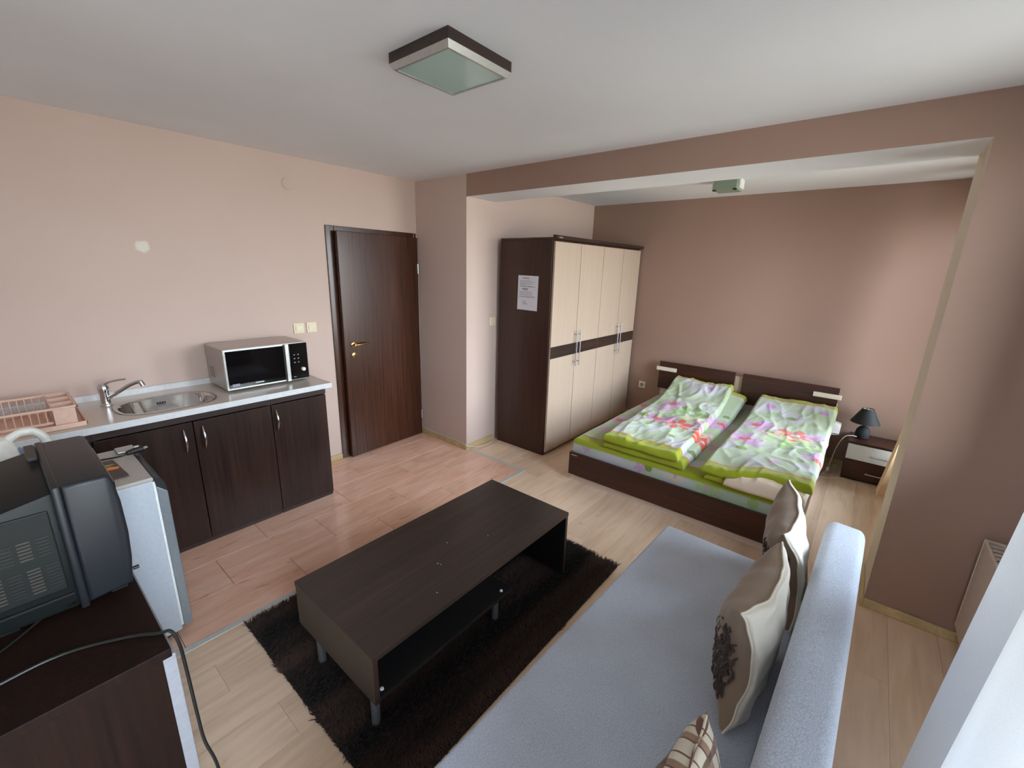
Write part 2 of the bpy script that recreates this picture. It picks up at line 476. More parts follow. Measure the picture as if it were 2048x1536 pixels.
def skirtings():
    h, d = .052, .016
    def run(name, x0, x1, y0, y1):
        b = B(x0, x1, y0, y1, 0, h, .005, 2); struct(name, b, 'skirting')
    run('baseboard_left', 1.535, DX0-.002, YK-d, YK)
    run('baseboard_column', XC-d, XC, YN-d, YK-.02)
    run('baseboard_alcove', XC, 3.19, YN-d, YN)
    run('baseboard_far', XB-d, XB, YW, YN-d)
    run('baseboard_pillar', XC-d, XC, YW+.03, YR)
    run('baseboard_jamb', XC-d, XC+T, YR, YR+d)
    run('baseboard_rear', XL, XL+d, YW, 2.9)
skirtings()

def windows():
    for i, (a, c, z0, z1) in enumerate(WIN):
        b = bmesh.new(); y0, y1 = YW-.15, YW-.08; w = .06
        box(b, a, a+w, y0, y1, z0, z1, .006); box(b, c-w, c, y0, y1, z0, z1, .006)
        box(b, a+w, c-w, y0, y1, z0, z0+w, .006); box(b, a+w, c-w, y0, y1, z1-w, z1, .006)
        o = struct('window_%d' % (i+1), b, 'pvc_white', label=('white balcony door behind the sheer curtain', 'white window above the radiator', 'white window of the bed alcove')[i])
        n = max(1, round((c-a)/.72))
        for k in range(1, n):
            xx = a+(c-a)*k/n; obj('mullion', B(xx-.04, xx+.04, y0, y1, z0+w, z1-w, .006), 'pvc_white', o)
        for k in range(n):
            xa, xb = a+(c-a)*k/n, a+(c-a)*(k+1)/n
            obj('pane', B(xa+.03, xb-.03, YW-.118, YW-.112, z0+.05, z1-.05), 'window_glass', o)
        obj('sill', B(a-.04, c+.04, YW-.08, YW+.03, z0-.03, z0, .008), 'pvc_white', o)
windows()

# ------------------------------------------------------------------ door
def door():
    b = bmesh.new(); fy0, fy1 = YK-.012, YK+.13
    box(b, DX0, DX0+.072, fy0, fy1, 0, DZ, .004); box(b, DX1-.03, DX1, fy0, fy1, 0, DZ, .004); box(b, DX0+.072, DX1-.03, fy0, fy1, DZ-.045, DZ, .004)
    d = struct('door_1', b, 'door_z', label='dark brown wooden door standing a little ajar in its frame')
    # the leaf turns about its right edge, here opened a little
    hx, hy = DX1-.012, YK-.006; ang = math.radians(-1.6)
    leaf = obj('door_leaf', B(-.84, 0, -.038, 0, .008, DZ-.04, .004), 'door_z', d, loc=(hx, hy, 0), rot=(0, 0, -ang))
    lx = -.755
    hb = bmesh.new(); lathe(hb, [(.026, 0), (.026, -.008), (.022, -.011), (.012, -.012), (.011, -.04)], 24, (lx, -.038, 1.06), 'y')
    tube(hb, [(lx, -.072, 1.06), (lx+.02, -.078, 1.06), (lx+.06, -.078, 1.061), (lx+.115, -.072, 1.063), (lx+.13, -.066, 1.064)], .0085, 10)
    h = obj('handle', hb, 'brass', leaf, smooth=True)
    kb = Lt([(.026, 0), (.026, -.007), (.02, -.01)], 24, (lx, -.038, .965), 'y')
    k = obj('lock_plate', kb, 'brass', leaf, smooth=True)
    obj('keyhole', B(lx-.003, lx+.003, -.051, -.047, .952, .975, .001), 'black_plastic', leaf)
    for z in (.23, 1.72):
        hb = Lt([(.0085, -.045), (.0085, .045)], 14, (hx-.004, YK-.05, z)); obj('hinge', hb, 'aluminium', d, smooth=True)
door()

# ------------------------------------------------------------------ wall fittings
def rocker(label, x, y, z, facing, group=None, tall=False):
    t = thing('light_switch', label, 'switch', (x, y, z), 0 if facing == 'y' else 0, group)
    obj('plate', B(-.042, .042, -.009, 0, -.042, .042, .004), 'switch_cream', t)
    obj('rocker', B(-.028, .028, -.014, -.006, -.03, .03, .003), 'switch_cream', t)
    return t
s = rocker('cream light switch with small indicator, farther from the door frame', 1.600, YK, 1.235, 'y')
obj('indicator', B(-.005, .005, -.0155, -.013, -.012, .012, .001), 'white_gloss', s)
rocker('cream rocker light switch nearest the dark door frame', 1.705, YK, 1.235, 'y')
rocker('pale light switch on the wall beside the wardrobe', 3.165, YN, 1.24, 'y')
tag(obj('junction_cover', Lt([(.044, 0), (.044, -.006), (.038, -.009), (.0, -.0095)], 32, (1.625, YK, 2.315), 'y'), 'paint_beige', smooth=True),
    'round beige junction box cover high on the kitchen wall', 'cover plate')
def socket():
    t = thing('wall_socket', 'cream square power socket on the brown wall beside the bed', 'socket', (XB, 2.02, .415))
    obj('plate', B(-.01, 0, -.042, .042, -.042, .042, .004), 'switch_cream', t)
    obj('socket_well', Lt([(.021, -.0095), (.023, -.013), (.019, -.013), (.018, -.0112), (0.0005, -.0112)], 24, (0, 0, 0), 'x'), 'print_grey', t, smooth=True)
socket()

# ------------------------------------------------------------------ ceiling lamps
def ceiling_lamp():
    t = thing('ceiling_lamp', 'square flush ceiling lamp with dark wood sides and frosted glass', 'lamp', (1.30, 1.405, HC))
    a = .163
    obj('wooden_frame', B(-a, a, -a, a, -.036, 0, .001), 'wenge_x', t)
    b = bmesh.new(); z0, z1, i1 = -.036, -.056, a-.010
    o1 = [(-a, -a), (a, -a), (a, a), (-a, a)]
    A = [b.verts.new((x, y, z0)) for x, y in o1]; k = (a-.012)/a
    D = [b.verts.new((x*k, y*k, z1)) for x, y in o1]; k2 = (a-.020)/a
    E_ = [b.verts.new((x*k2, y*k2, z1)) for x, y in o1]; F_ = [b.verts.new((x*k2, y*k2, z1+.006)) for x, y in o1]
    for P, Q in ((A, D), (D, E_), (E_, F_)):
        for j in range(4): b.faces.new((P[j], P[(j+1) % 4], Q[(j+1) % 4], Q[j]))
    bmesh.ops.recalc_face_normals(b, faces=b.faces[:])
    obj('metal_rim', b, 'aluminium', t)
    g = a-.019
    obj('glass_panel', B(-g, g, -g, g, -.053, -.046), 'mint_glass', t)
ceiling_lamp()
def niche_lamp():
    t = thing('ceiling_lamp', 'small pale green glass box lamp over the bed', 'lamp', (4.17, 1.13, HC))
    obj('base', B(-.075, .075, -.085, .085, -.03, 0, .003), 'white_gloss', t)
    obj('glass_cover', B(-.09, .09, -.093, .093, -.088, -.012, .006), 'mint_side', t)
    for y in (-.08, .08): obj('clip', B(-.094, -.07, y-.014, y+.014, -.094, -.084, .002), 'black_plastic', t)
    for s_ in (-1, 1): obj('end_cap', B(-.06, .06, s_*.093, s_*.112, -.075, -.002, .005), 'white_gloss', t)
niche_lamp()

# ------------------------------------------------------------------ wardrobe
def wardrobe():
    x0, x1, y0, y1, H = 3.21, 4.97, 2.215, 2.80, 2.0
    t = thing('wardrobe', 'tall four-door wardrobe with cream fronts and dark brown sides', 'wardrobe', (x0, y0, 0))
    w, d = x1-x0, y1-y0
    b = bmesh.new()
    box(b, 0, .02, 0, d, 0, H, .001); box(b, w-.02, w, 0, d, 0, H, .001); box(b, .02, w-.02, d-.012, d, .05, H)
    box(b, .02, w-.02, 0, d-.012, .05, .07); box(b, .02, w-.02, 0, d-.012, H-.02, H); box(b, w/2-.01, w/2+.01, .01, d-.012, .07, H-.02)
    obj('carcass', b, 'wenge_z', t)
    obj('plinth', B(.02, w-.02, .02, .04, 0, .05), 'wenge_z', t)
    obj('top_board', B(-.004, w+.004, -.006, d, H, H+.018, .002), 'wenge_x', t)
    co = obj('cornice', Pr([(-.004, H), (-.042, H+.004), (-.046, H+.034), (-.004, H+.038)], -.004, w+.02, 'yz'), 'wenge_x', t)
    obj('name_plate', B(.03, .085, -.0465, -.043, H+.012, H+.022), 'aluminium', co)
    dw = w/4
    for k in range(4):
        a, c = k*dw+.0035+(.008 if k == 0 else 0), (k+1)*dw-.0035
        dr = obj('door', B(a, c, -.024, -.004, .035, 1.985, .0015), 'maple_z', t)
        obj('band', B(a, c, -.0262, -.0235, .955, 1.065, .001), 'wenge_x', dr)
        hx = {0: c-.028, 1: a+.028, 2: c-.028, 3: a+.028}[k]
        hb = bmesh.new(); tube(hb, [(hx, -.058, .84), (hx, -.058, 1.19)], .0055, 10, 1, False)
        for z in (.88, 1.15): tube(hb, [(hx, -.058, z), (hx, -.022, z)], .0045, 8, 1, False)
        obj('handle', hb, 'brushed_metal', dr, smooth=True)
        if k in (1, 2):
            pass
    # notice taped to the side
wardrobe()
def notice():
    t = thing('paper_notice', 'white printed notice sheet stuck to the side of the wardrobe', 'notice', (3.2095, 2.467, 1.535), rot=(math.radians(.8), 0, 0))
    obj('sheet', B(-.0012, -.0004, -.115, .115, -.155, .155), 'paper', t)
    b = bmesh.new(); bd = bmesh.new()
    rr = random.Random(3)
    def dashes(bmx, z, y0, y1, h):
        # the page is read from -x: text starts at +y
        y = y0
        while y < y1:
            w = rr.uniform(.008, .024); w = min(w, y1-y)
            if w > .003: box(bmx, -.0017, -.0011, .115-y-w, .115-y, z-h/2, z+h/2)
            y += w+.004
    dashes(bd, .132, .055, .125, .007)
    for z, e in ((.108, .15), (.096, .19), (.082, .165), (.076, .09), (.062, .17), (.056, .205)): dashes(b, z, .022, e, .0045)
    dashes(bd, .036, .05, .115, .009)
    for z, e in ((.024, .11), (.010, .165), (-.003, .17), (-.016, .165), (-.03, .20), (-.037, .19)): dashes(b, z, .02 if z < .02 else .07, e, .0045)
    for z, e in ((-.075, .10), (-.09, .11), (-.10, .12)): dashes(b, z, .06, e, .005)
    for n_, m_, b_ in (('printed_lines', 'print_grey', b), ('printed_headings', 'print_dark', bd)):
        obj(n_, b_, m_, t)['kind'] = 'stuff'
notice()

# ------------------------------------------------------------------ kitchen
ZC = .905
def kitchen():
    yd = 2.995    # front of the cabinet doors
    def handle(dr, x, z0, z1):
        hb = bmesh.new()
        L = z1-z0
        pts = [(x, yd-.004, z0), (x, yd-.020, z0+L*.22), (x, yd-.029, z0+L*.5), (x, yd-.020, z0+L*.78), (x, yd-.004, z1)]
        tube(hb, pts, lambda t: .002+.0065*math.sin(math.pi*min(max(t, 0), 1))**.8, 10, 6)
        obj('handle', hb, 'gold_ceramic' if False else 'chrome', dr, smooth=True)
    def unit(label, x0, x1, doors):
        t = thing('kitchen_cabinet', label, 'cabinet')
        b = bmesh.new()
        box(b, x0, x0+.018, yd+.018, YK-.02, .07, ZC-.036); box(b, x1-.018, x1, yd+.018, YK-.02, .0, ZC-.036)
        box(b, x0+.018, x1-.018, yd+.018, YK-.02, .07, .088); box(b, x0+.018, x1-.018, YK-.035, YK-.02, .088, ZC-.036)
        obj('carcass', b, 'kitchen_z', t)
        obj('rail', B(x0, x1, yd+.002, yd+.018, .822, ZC-.036, .001), 'kitchen_x', t)
        obj('plinth', B(x0, x1-.012, yd+.012, yd+.03, 0, .07), 'kitchen_x', t)
        for (a, c, hx) in doors:
            dr = obj('door', B(a+.0025, c-.0025, yd, yd+.018, .03, .815, .0018), 'kitchen_z', t)
            handle(dr, hx, .632, .782)
    unit('dark brown two-door kitchen cabinet under the sink', .235, 1.113, [(.235, .672, .620), (.672, 1.113, .716)])
    unit('dark brown single-door kitchen cabinet under the microwave', 1.113, 1.498, [(1.113, 1.498, 1.14)])
    # left end unit without doors: the open shape imitates the fridge's shade
    t = thing('kitchen_shade_unit', 'dark kitchen unit behind the fridge, made doorless to imitate shade', 'cabinet')
    b = bmesh.new(); box(b, XL+.01, .234, YK-.035, YK-.02, .0, ZC-.036); box(b, XL+.01, XL+.028, yd+.02, YK-.035, 0, ZC-.036)
    box(b, .216, .234, yd+.02, YK-.035, 0, ZC-.036); obj('carcass', b, 'kitchen_z', t)
    obj('rail', B(XL+.01, .234, yd+.002, yd+.02, .822, ZC-.036), 'kitchen_x', t)
    # worktop with the hole for the sink
    t = thing('worktop', 'light grey laminate kitchen worktop with white front edge', 'worktop')
    x0, x1, y0, y1 = XL+.005, 1.530, 2.962, YK-.018
    cx, cy, rx, ry = .612, 3.205, .232, .178
    angs = sorted(set([2*math.pi*k/72 for k in range(72)]+[math.atan2(yy-cy, xx-cx) % (2*math.pi) for xx in (x0, x1) for yy in (y0, y1)]))
    def se(a, sx, sy, p=2.6):
        ca, sa = math.cos(a), math.sin(a); r = (abs(ca/sx)**p+abs(sa/sy)**p)**(-1/p); return cx+r*ca, cy+r*sa
    def rect(a):
        ca, sa = math.cos(a), math.sin(a); ks = []
        if ca > 1e-9: ks.append((x1-cx)/ca)
        if ca < -1e-9: ks.append((x0-cx)/ca)
        if sa > 1e-9: ks.append((y1-cy)/sa)
        if sa < -1e-9: ks.append((y0-cy)/sa)
        k = min(ks); return cx+k*ca, cy+k*sa
    b = bmesh.new(); loops = []
    for f, z in ((lambda a: se(a, rx, ry), ZC-.036), (lambda a: se(a, rx, ry), ZC), (rect, ZC), (rect, ZC-.036)):
        loops.append([b.verts.new((*f(a), z)) for a in angs])
    n = len(angs)
    for P, Q in zip(loops, loops[1:]+loops[:1]):
        for k in range(n): b.faces.new((P[k], P[(k+1) % n], Q[(k+1) % n], Q[k]))
    bmesh.ops.recalc_face_normals(b, faces=b.faces[:])
    obj('slab', b, 'worktop', t)
    obj('front_edge', B(x0, x1+.002, y0-.004, y0+.001, ZC-.036, ZC+.0005, .002), 'worktop_edge', t)
    obj('end_edge', B(x1-.001, x1+.003, y0, y1, ZC-.036, ZC+.0005, .002), 'worktop_edge', t)
    o = obj('wall_strip', Pr([(YK-.002, ZC+.0005), (YK-.022, ZC+.0005), (YK-.022, ZC+.03), (YK-.016, ZC+.038), (YK-.002, ZC+.038)], x0, 1.50, 'yz'), 'worktop_edge', t)
    # sink bowl
    t = thing('sink', 'oval stainless steel sink set into the worktop', 'sink', (0, 0, 0))
    b = bmesh.new(); loops = []
    A = [2*math.pi*k/72 for k in range(72)]
    for dx, z in ((.018, ZC+.001), (.016, ZC+.004), (.004, ZC+.0045), (-.006, ZC+.001), (-.012, ZC-.01), (-.026, ZC-.09), (-.05, ZC-.135), (-.085, ZC-.15), (-.15, ZC-.153)):
        loops.append([b.verts.new((*se(a, rx+dx, ry+dx*(1 if dx > -.1 else 1.0)), z)) for a in A])
    for P, Q in zip(loops, loops[1:]):
        for k in range(72): b.faces.new((P[k], P[(k+1) % 72], Q[(k+1) % 72], Q[k]))
    b.faces.new(loops[-1]); bmesh.ops.recalc_face_normals(b, faces=b.faces[:])
    for f in b.faces: f.normal_flip() if False else None
    obj('bowl', b, 'steel', t, smooth=True)
    obj('drain', Lt([(.036, ZC-.1525), (.034, ZC-.149), (.02, ZC-.151), (.0005, ZC-.151)], 24, (cx, cy, 0)), 'chrome', t, smooth=True)
    ov = obj('overflow', B(cx-.024, cx+.024, cy+ry-.0185, cy+ry-.0125, ZC-.058, ZC-.032, .003), 'black_plastic', t)
    for k in (-1, 0, 1): obj('overflow_bar', B(cx+k*.014-.003, cx+k*.014+.003, cy+ry-.022, cy+ry-.017, ZC-.057, ZC-.033, .001), 'chrome', ov)
    # tap
    t = thing('mixer_tap', 'chrome single-lever mixer tap with long spout at the sink', 'tap', (.362, 3.375, ZC+.0005))
    obj('body', Lt([(.029, 0), (.028, .006), (.023, .01), (.022, .075), (.026, .09), (.0255, .112), (.018, .128), (.002, .132)], 24), 'chrome', t, smooth=True)
    obj('spout', Tb([(.012, -.012, .045), (.05, -.045, .075), (.10, -.09, .118), (.135, -.12, .138), (.155, -.138, .140)], .0105, 12, 8), 'chrome', t, smooth=True)
    obj('aerator', Tb([(.150, -.134, .142), (.158, -.141, .116)], .0125, 14, 1, False), 'chrome', t, smooth=True)
    obj('lever', Tb([(0, 0, .122), (.02, -.010, .135), (.06, -.03, .146), (.10, -.045, .15)], lambda q: .008-.003*q, 10, 6), 'chrome', t, smooth=True)
kitchen()

def microwave():
    t = thing('microwave', 'silver microwave oven with black glass door on the worktop', 'microwave', (.927, 3.165, ZC))
    w, d, z0, z1 = .545, .34, .014, .287
    obj('body', B(0, w, .028, d, z0, z1, .006), 'mw_body', t)
    obj('front_frame', B(0, w, 0, .028, z0-.002, z1, .004), 'aluminium', t)
    dr = obj('door_glass', B(.012, .373, -.006, .002, z0+.012, z1-.014, .002), 'black_gloss', t)
    obj('maker_label', B(.170, .225, -.0068, -.0058, z0+.026, z0+.033), 'brushed_metal', dr)
    obj('sticker', B(.03, .075, -.0068, -.0058, z0+.022, z0+.04), 'print_grey', dr)
    obj('handle_strip', Pr([(.374, -.002), (.380, -.022), (.402, -.022), (.410, -.002)], z0+.002, z1-.006, 'xy'), 'aluminium', t)
    pn = obj('control_panel', B(.412, .540, -.005, .002, z0+.004, z1-.006, .002), 'black_gloss', t)
    obj('dial', Lt([(.014, 0), (.014, -.014), (.011, -.018), (.0005, -.018)], 24, (.50, -.005, .088), 'y'), 'white_gloss', pn, smooth=True)
    for i in range(3):
        for j in range(2): obj('button', B(.44+j*.028, .45+j*.028, -.0062, -.0048, .14+i*.028, .146+i*.028), 'print_grey', pn)
    obj('panel_mark', B(.428, .446, -.0062, -.0048, .035, .039), 'print_grey', pn)
    for i in range(3):
        for j in range(6):
            obj('vent_slot', Pr([(.205+i*.032+j*.0015, .075+j*.013), (.225+i*.032+j*.0015, .067+j*.013), (.225+i*.032+j*.0015, .072+j*.013), (.205+i*.032+j*.0015, .080+j*.013)], -.0008, .0012, 'yz'), 'black_inside', t)
    for x in (.04, w-.04):
        for y in (.05, d-.05): obj('foot', Lt([(.014, 0), (.012, .016)], 16, (x, y, 0)), 'black_plastic', t)
microwave()

def dish_rack():
    t = thing('dish_rack', 'pink plastic dish rack with drip tray beside the sink', 'dish rack', (.24, 3.02, ZC))
    L, d = .56, .37
    b = bmesh.new(); box(b, -L, 0, 0, d, .001, .006, .002)
    for a in ((-L, 0, 0, .008), (-L, 0, d-.008, d), (-L, -L+.008, 0, d), (-.008, 0, 0, d)): box(b, a[0], a[1], a[2], a[3], .001, .026, .003)
    obj('drip_tray', b, 'rack_plastic', t)
    b = bmesh.new()
    for zz, o in ((.102, .0), (.028, .02)):
        for y in (.012+o, d-.022-o): box(b, -L+.01, -.02-o, y, y+.012, zz, zz+.012, .003)
        for x in (-L+.01, -.032-o): box(b, x, x+.012, .012+o, d-.012-o, zz, zz+.012, .003)
    obj('rim', b, 'rack_plastic', t)
    for k in range(16):
        x = -L+.02+k*.0268
        for y, s_ in ((.018, 1), (d-.018, -1)):
            obj('bar', Tb([(x, y, .106), (x, y+s_*.02, .034)], .0028, 6, 1, False), 'rack_plastic', t)
        obj('bottom_bar', Tb([(x, .036, .034), (x, d-.036, .034)], .0026, 6, 1, False), 'rack_plastic', t)
    # cutlery holder at the right end
    b = bmesh.new()
    for (y0, y1) in ((.02, .12), (.13, .24), (.25, .35)):
        box(b, -.118, -.112, y0, y1, .012, .112, .002); box(b, -.035, -.029, y0, y1, .012, .112, .002)
        box(b, -.118, -.029, y0, y0+.006, .012, .112, .002); box(b, -.118, -.029, y1-.006, y1, .012, .112, .002)
        box(b, -.112, -.035, y0, y1, .012, .016)
    obj('cutlery_holder', b, 'rack_plastic', t)
dish_rack()

# ------------------------------------------------------------------ fridge and what lies on it
ZF = .832
def fridge():
    t = thing('fridge', 'small white fridge with silver door beside the television cabinet', 'fridge', (-.165, 2.272, 0))
    d, w = .498, .48      # depth to the door, width
    obj('body', B(0, d, 0, w, .03, ZF-.018, .004), 'fridge_white', t)
    obj('top_cover', B(-.004, d+.004, -.003, w+.003, ZF-.018, ZF, .005), 'fridge_top', t)
    obj('door_seal', B(d, d+.009, .006, w-.006, .05, ZF-.024, .001), 'pvc_white', t)
    dr = obj('door', Pr([(d+.009, .045), (d+.043, .045), (d+.045, ZF-.08), (d+.009, ZF-.046)], 0, w, 'xz', .003), 'fridge_grey', t)
    cap = [(d+.009, ZF-.046), (d+.0455, ZF-.082)]+[(d+.0455-.06*(1-math.cos(a))*.6, ZF-.082+.082*math.sin(a)) for a in [math.radians(q) for q in (20, 40, 60, 80)]]+[(d+.004, ZF+.002)]
    obj('door_cap', Pr(cap, -.001, w+.001, 'xz', .001), 'tv_plastic', t, label='dark grey curved top of the door')
    obj('hinge_cover', B(d-.05, d+.02, w-.09, w-.01, ZF, ZF+.012, .004), 'brushed_metal', t)
    for x in (.05, d-.05):
        for y in (.05, w-.05): obj('foot', Lt([(.018, 0), (.016, .03)], 14, (x, y, 0)), 'black_plastic', t)
    # strip of the dark edge below
    obj('base_grille', B(.0, d, .004, w-.004, .028, .034), 'black_plastic', t)
fridge()
def fridge_top():
    t = thing('picture_book', 'dark booklet with orange and green picture on the fridge', 'booklet', (.205, 2.47, ZF), math.radians(4))
    obj('cover', B(-.06, .06, -.115, .12, .0005, .008, .001), 'plum_cover', t)
    plain('print_orange', rgb(235, 130, 40), .4); plain('print_green', rgb(130, 140, 50), .4)
    o = obj('orange_print', Pr([(-.02, .0), (.05, -.012), (.058, .01), (.03, .03), (-.01, .022)], .008, .0084, 'xy'), 'print_orange', t)
    obj('green_print', Pr([(-.03, .05), (.03, .04), (.055, .055), (.02, .07), (-.04, .065)], .008, .0084, 'xy'), 'print_green', t)
    # plug with its cord lying on the fridge
    t = thing('power_plug', 'black power plug with cord lying on the fridge top', 'plug', (.32, 2.60, ZF+.0004))
    obj('cord', Tb([(-.30, .02, .006), (-.20, .05, .006), (-.10, .03, .006), (-.035, .0, .012), (0, .005, .018)], .0042, 8, 8), 'cord_black', t, smooth=True)
    obj('plug_body', Tb([(-.01, .002, .019), (.02, .012, .02), (.05, .022, .02)], lambda q: .011+.007*q, 12, 4), 'cord_black', t, smooth=True)
    obj('earth_clip', B(.02, .04, .012, .028, .034, .040, .002), 'aluminium', t)
    for s_ in (-1, 1): obj('pin', Tb([(.05, .022+s_*.009, .02), (.072, .030+s_*.009, .02)], .0024, 8, 1, False), 'aluminium', t, smooth=True)
fridge_top()
def kettle():
    t = thing('kettle', 'white electric kettle with rounded handle and blue water gauge behind the television', 'kettle', (-.085, 2.545, ZF))
    obj('body', Lt([(.078, .0), (.082, .01), (.080, .10), (.072, .165), (.064, .195), (.058, .204)], 36), 'kettle_white', t, smooth=True)
    obj('lid', Lt([(.058, .204), (.052, .214), (.03, .222), (.0005, .224)], 36), 'kettle_white', t, smooth=True)
    obj('handle', Tb([(.045, 0, .200), (.085, 0, .226), (.125, 0, .222), (.150, 0, .185), (.155, 0, .12), (.140, 0, .055), (.082, 0, .035)], lambda q: .0155, 12, 8), 'kettle_white', t, smooth=True)
    obj('water_gauge', B(.058, .086, -.016, .016, .05, .165, .008), 'kettle_gauge', t)
    obj('spout', Pr([(-.05, -.028), (-.095, 0), (-.05, .028)], .15, .2, 'xy'), 'kettle_white', t)
kettle()

# ------------------------------------------------------------------ television on its cabinet
ZT = .70
def tv_cabinet():
    t = thing('tv_cabinet', 'dark brown television cabinet with a grey front door', 'cabinet', (0, 0, 0))
    x0, x1, y0, y1 = -.50, .162, 1.335, 2.235
    obj('top_board', B(x0, x1, y0, y1, ZT-.028, ZT, .002), 'wenge_dark', t)
    b = bmesh.new()
    box(b, x0+.01, x1-.022, y0+.012, y0+.030, 0, ZT-.028, .001); box(b, x0+.01, x1-.022, y1-.03, y1-.012, 0, ZT-.028, .001)
    box(b, x0+.01, x0+.02, y0+.03, y1-.03, 0, ZT-.028); box(b, x0+.02, x1-.022, y0+.03, y1-.03, .06, .078)
    obj('carcass', b, 'wenge_dark', t)
    obj('front_door', B(x1-.021, x1+.009, y0+.012, y1-.012, .05, ZT-.031, .002), 'cabinet_grey', t)
tv_cabinet()
def television():
    t = thing('television', 'old black tube television seen from its side on the dark cabinet', 'television', (0, 1.70, ZT+.001))
    w = .485; H0, H1 = .012, .408
    # front housing: side profile in x-z with convex front
    prof = [(.046, H0), (.152, H0+.010), (.163, H0+.10), (.168, .20), (.166, .31), (.158, .385), (.150, H1-.004), (.140, H1), (.046, H1)]
    b = bmesh.new(); prism(b, prof, 0, w, 'xz'); bmesh.ops.bevel(b, geom=[e for e in b.edges if abs(e.verts[0].co.y-e.verts[1].co.y) < 1e-5], offset=.012, segments=3, profile=.5, affect='EDGES', clamp_overlap=True)
    obj('front_housing', b, 'tv_plastic', t, smooth=True)
    obj('screen', B(.155, .166, .05, w-.05, .075, .365, .004), 'black_gloss', t)
    obj('knob', Lt([(.006, .16), (.006, .176)], 12, (0, .03, .055), 'x'), 'black_plastic', t, smooth=True)
    # ridge between the housings
    b = bmesh.new(); box(b, .026, .047, -.001, w+.001, .0, H1+.003, .007, 3); obj('ridge', b, 'tv_plastic', t, smooth=True)
    # rear housing tapering to the back
    def ring(x, iy, z0, z1): return [(x, iy, z0), (x, w-iy, z0), (x, w-iy, z1), (x, iy, z1)]
    b = bmesh.new(); rs = [ring(.030, .010, .008, H1-.014), ring(-.16, .014, .010, .352), ring(-.25, .05, .02, .33), ring(-.40, .10, .04, .29)]
    V = [[b.verts.new(p) for p in r] for r in rs]
    for P, Q in zip(V, V[1:]):
        for k in range(4): b.faces.new((P[k], P[(k+1) % 4], Q[(k+1) % 4], Q[k]))
    b.faces.new(V[0]); b.faces.new(V[-1]); bmesh.ops.recalc_face_normals(b, faces=b.faces[:])
    bmesh.ops.bevel(b, geom=b.edges[:], offset=.012, segments=2, profile=.5, affect='EDGES', clamp_overlap=True)
    rear = obj('rear_housing', b, 'tv_dark', t, smooth=True)
    # raised side panel and the vent slots
    obj('side_panel', B(-.155, .012, .006, .018, .085, .345, .003), 'tv_dark', t)
    for row, (za, n) in enumerate(((.215, 6), (.105, 8))):
        for col in range(4):
            for j in range(n):
                x1 = (.0 if row == 0 else .006)-col*.037
                obj('vent_slot', B(x1-.026, x1, .0045, .0075, za+j*.0105, za+j*.0105+.0045), 'black_inside' if col % 2 == 0 else 'tv_brown', rear)
    obj('side_groove', B(-.16, .02, .004, .012, .060, .066), 'black_inside', rear)
    obj('carry_grip', B(.0, .024, .30, .45, H1-.004, H1+.008, .002), 'black_plastic', t)
    for x in (-.12, .12):
        for y in (.05, w-.05): obj('foot', B(x-.02, x+.02, y-.02, y+.02, -.001, .014), 'black_plastic', t)
television()
def tv_cords():
    z = ZT+.0045
    tag(obj('cable', Tb([(-.25, 1.60, z), (-.14, 1.655, z), (-.04, 1.73, z+.01), (.02, 1.692, z+.028)], .003, 8, 10), 'cord_black', smooth=True),
        'thin black cord running to the back of the television', 'cord')
    tag(obj('cable', Tb([(-.35, 1.47, z), (-.15, 1.515, z), (-.03, 1.52, z), (.09, 1.465, z), (.150, 1.415, z+.001), (.176, 1.395, z+.004), (.187, 1.38, ZT-.03), (.190, 1.37, ZT-.12), (.190, 1.345, .42),
        (.192, 1.33, .33), (.205, 1.31, .25), (.215, 1.30, .12), (.23, 1.27, .015), (.26, 1.18, .006), (.20, 1.0, .006)], .0045, 8, 10), 'cord_black', smooth=True),
        'black power cord hanging over the cabinet edge to the floor', 'cord')
tv_cords()

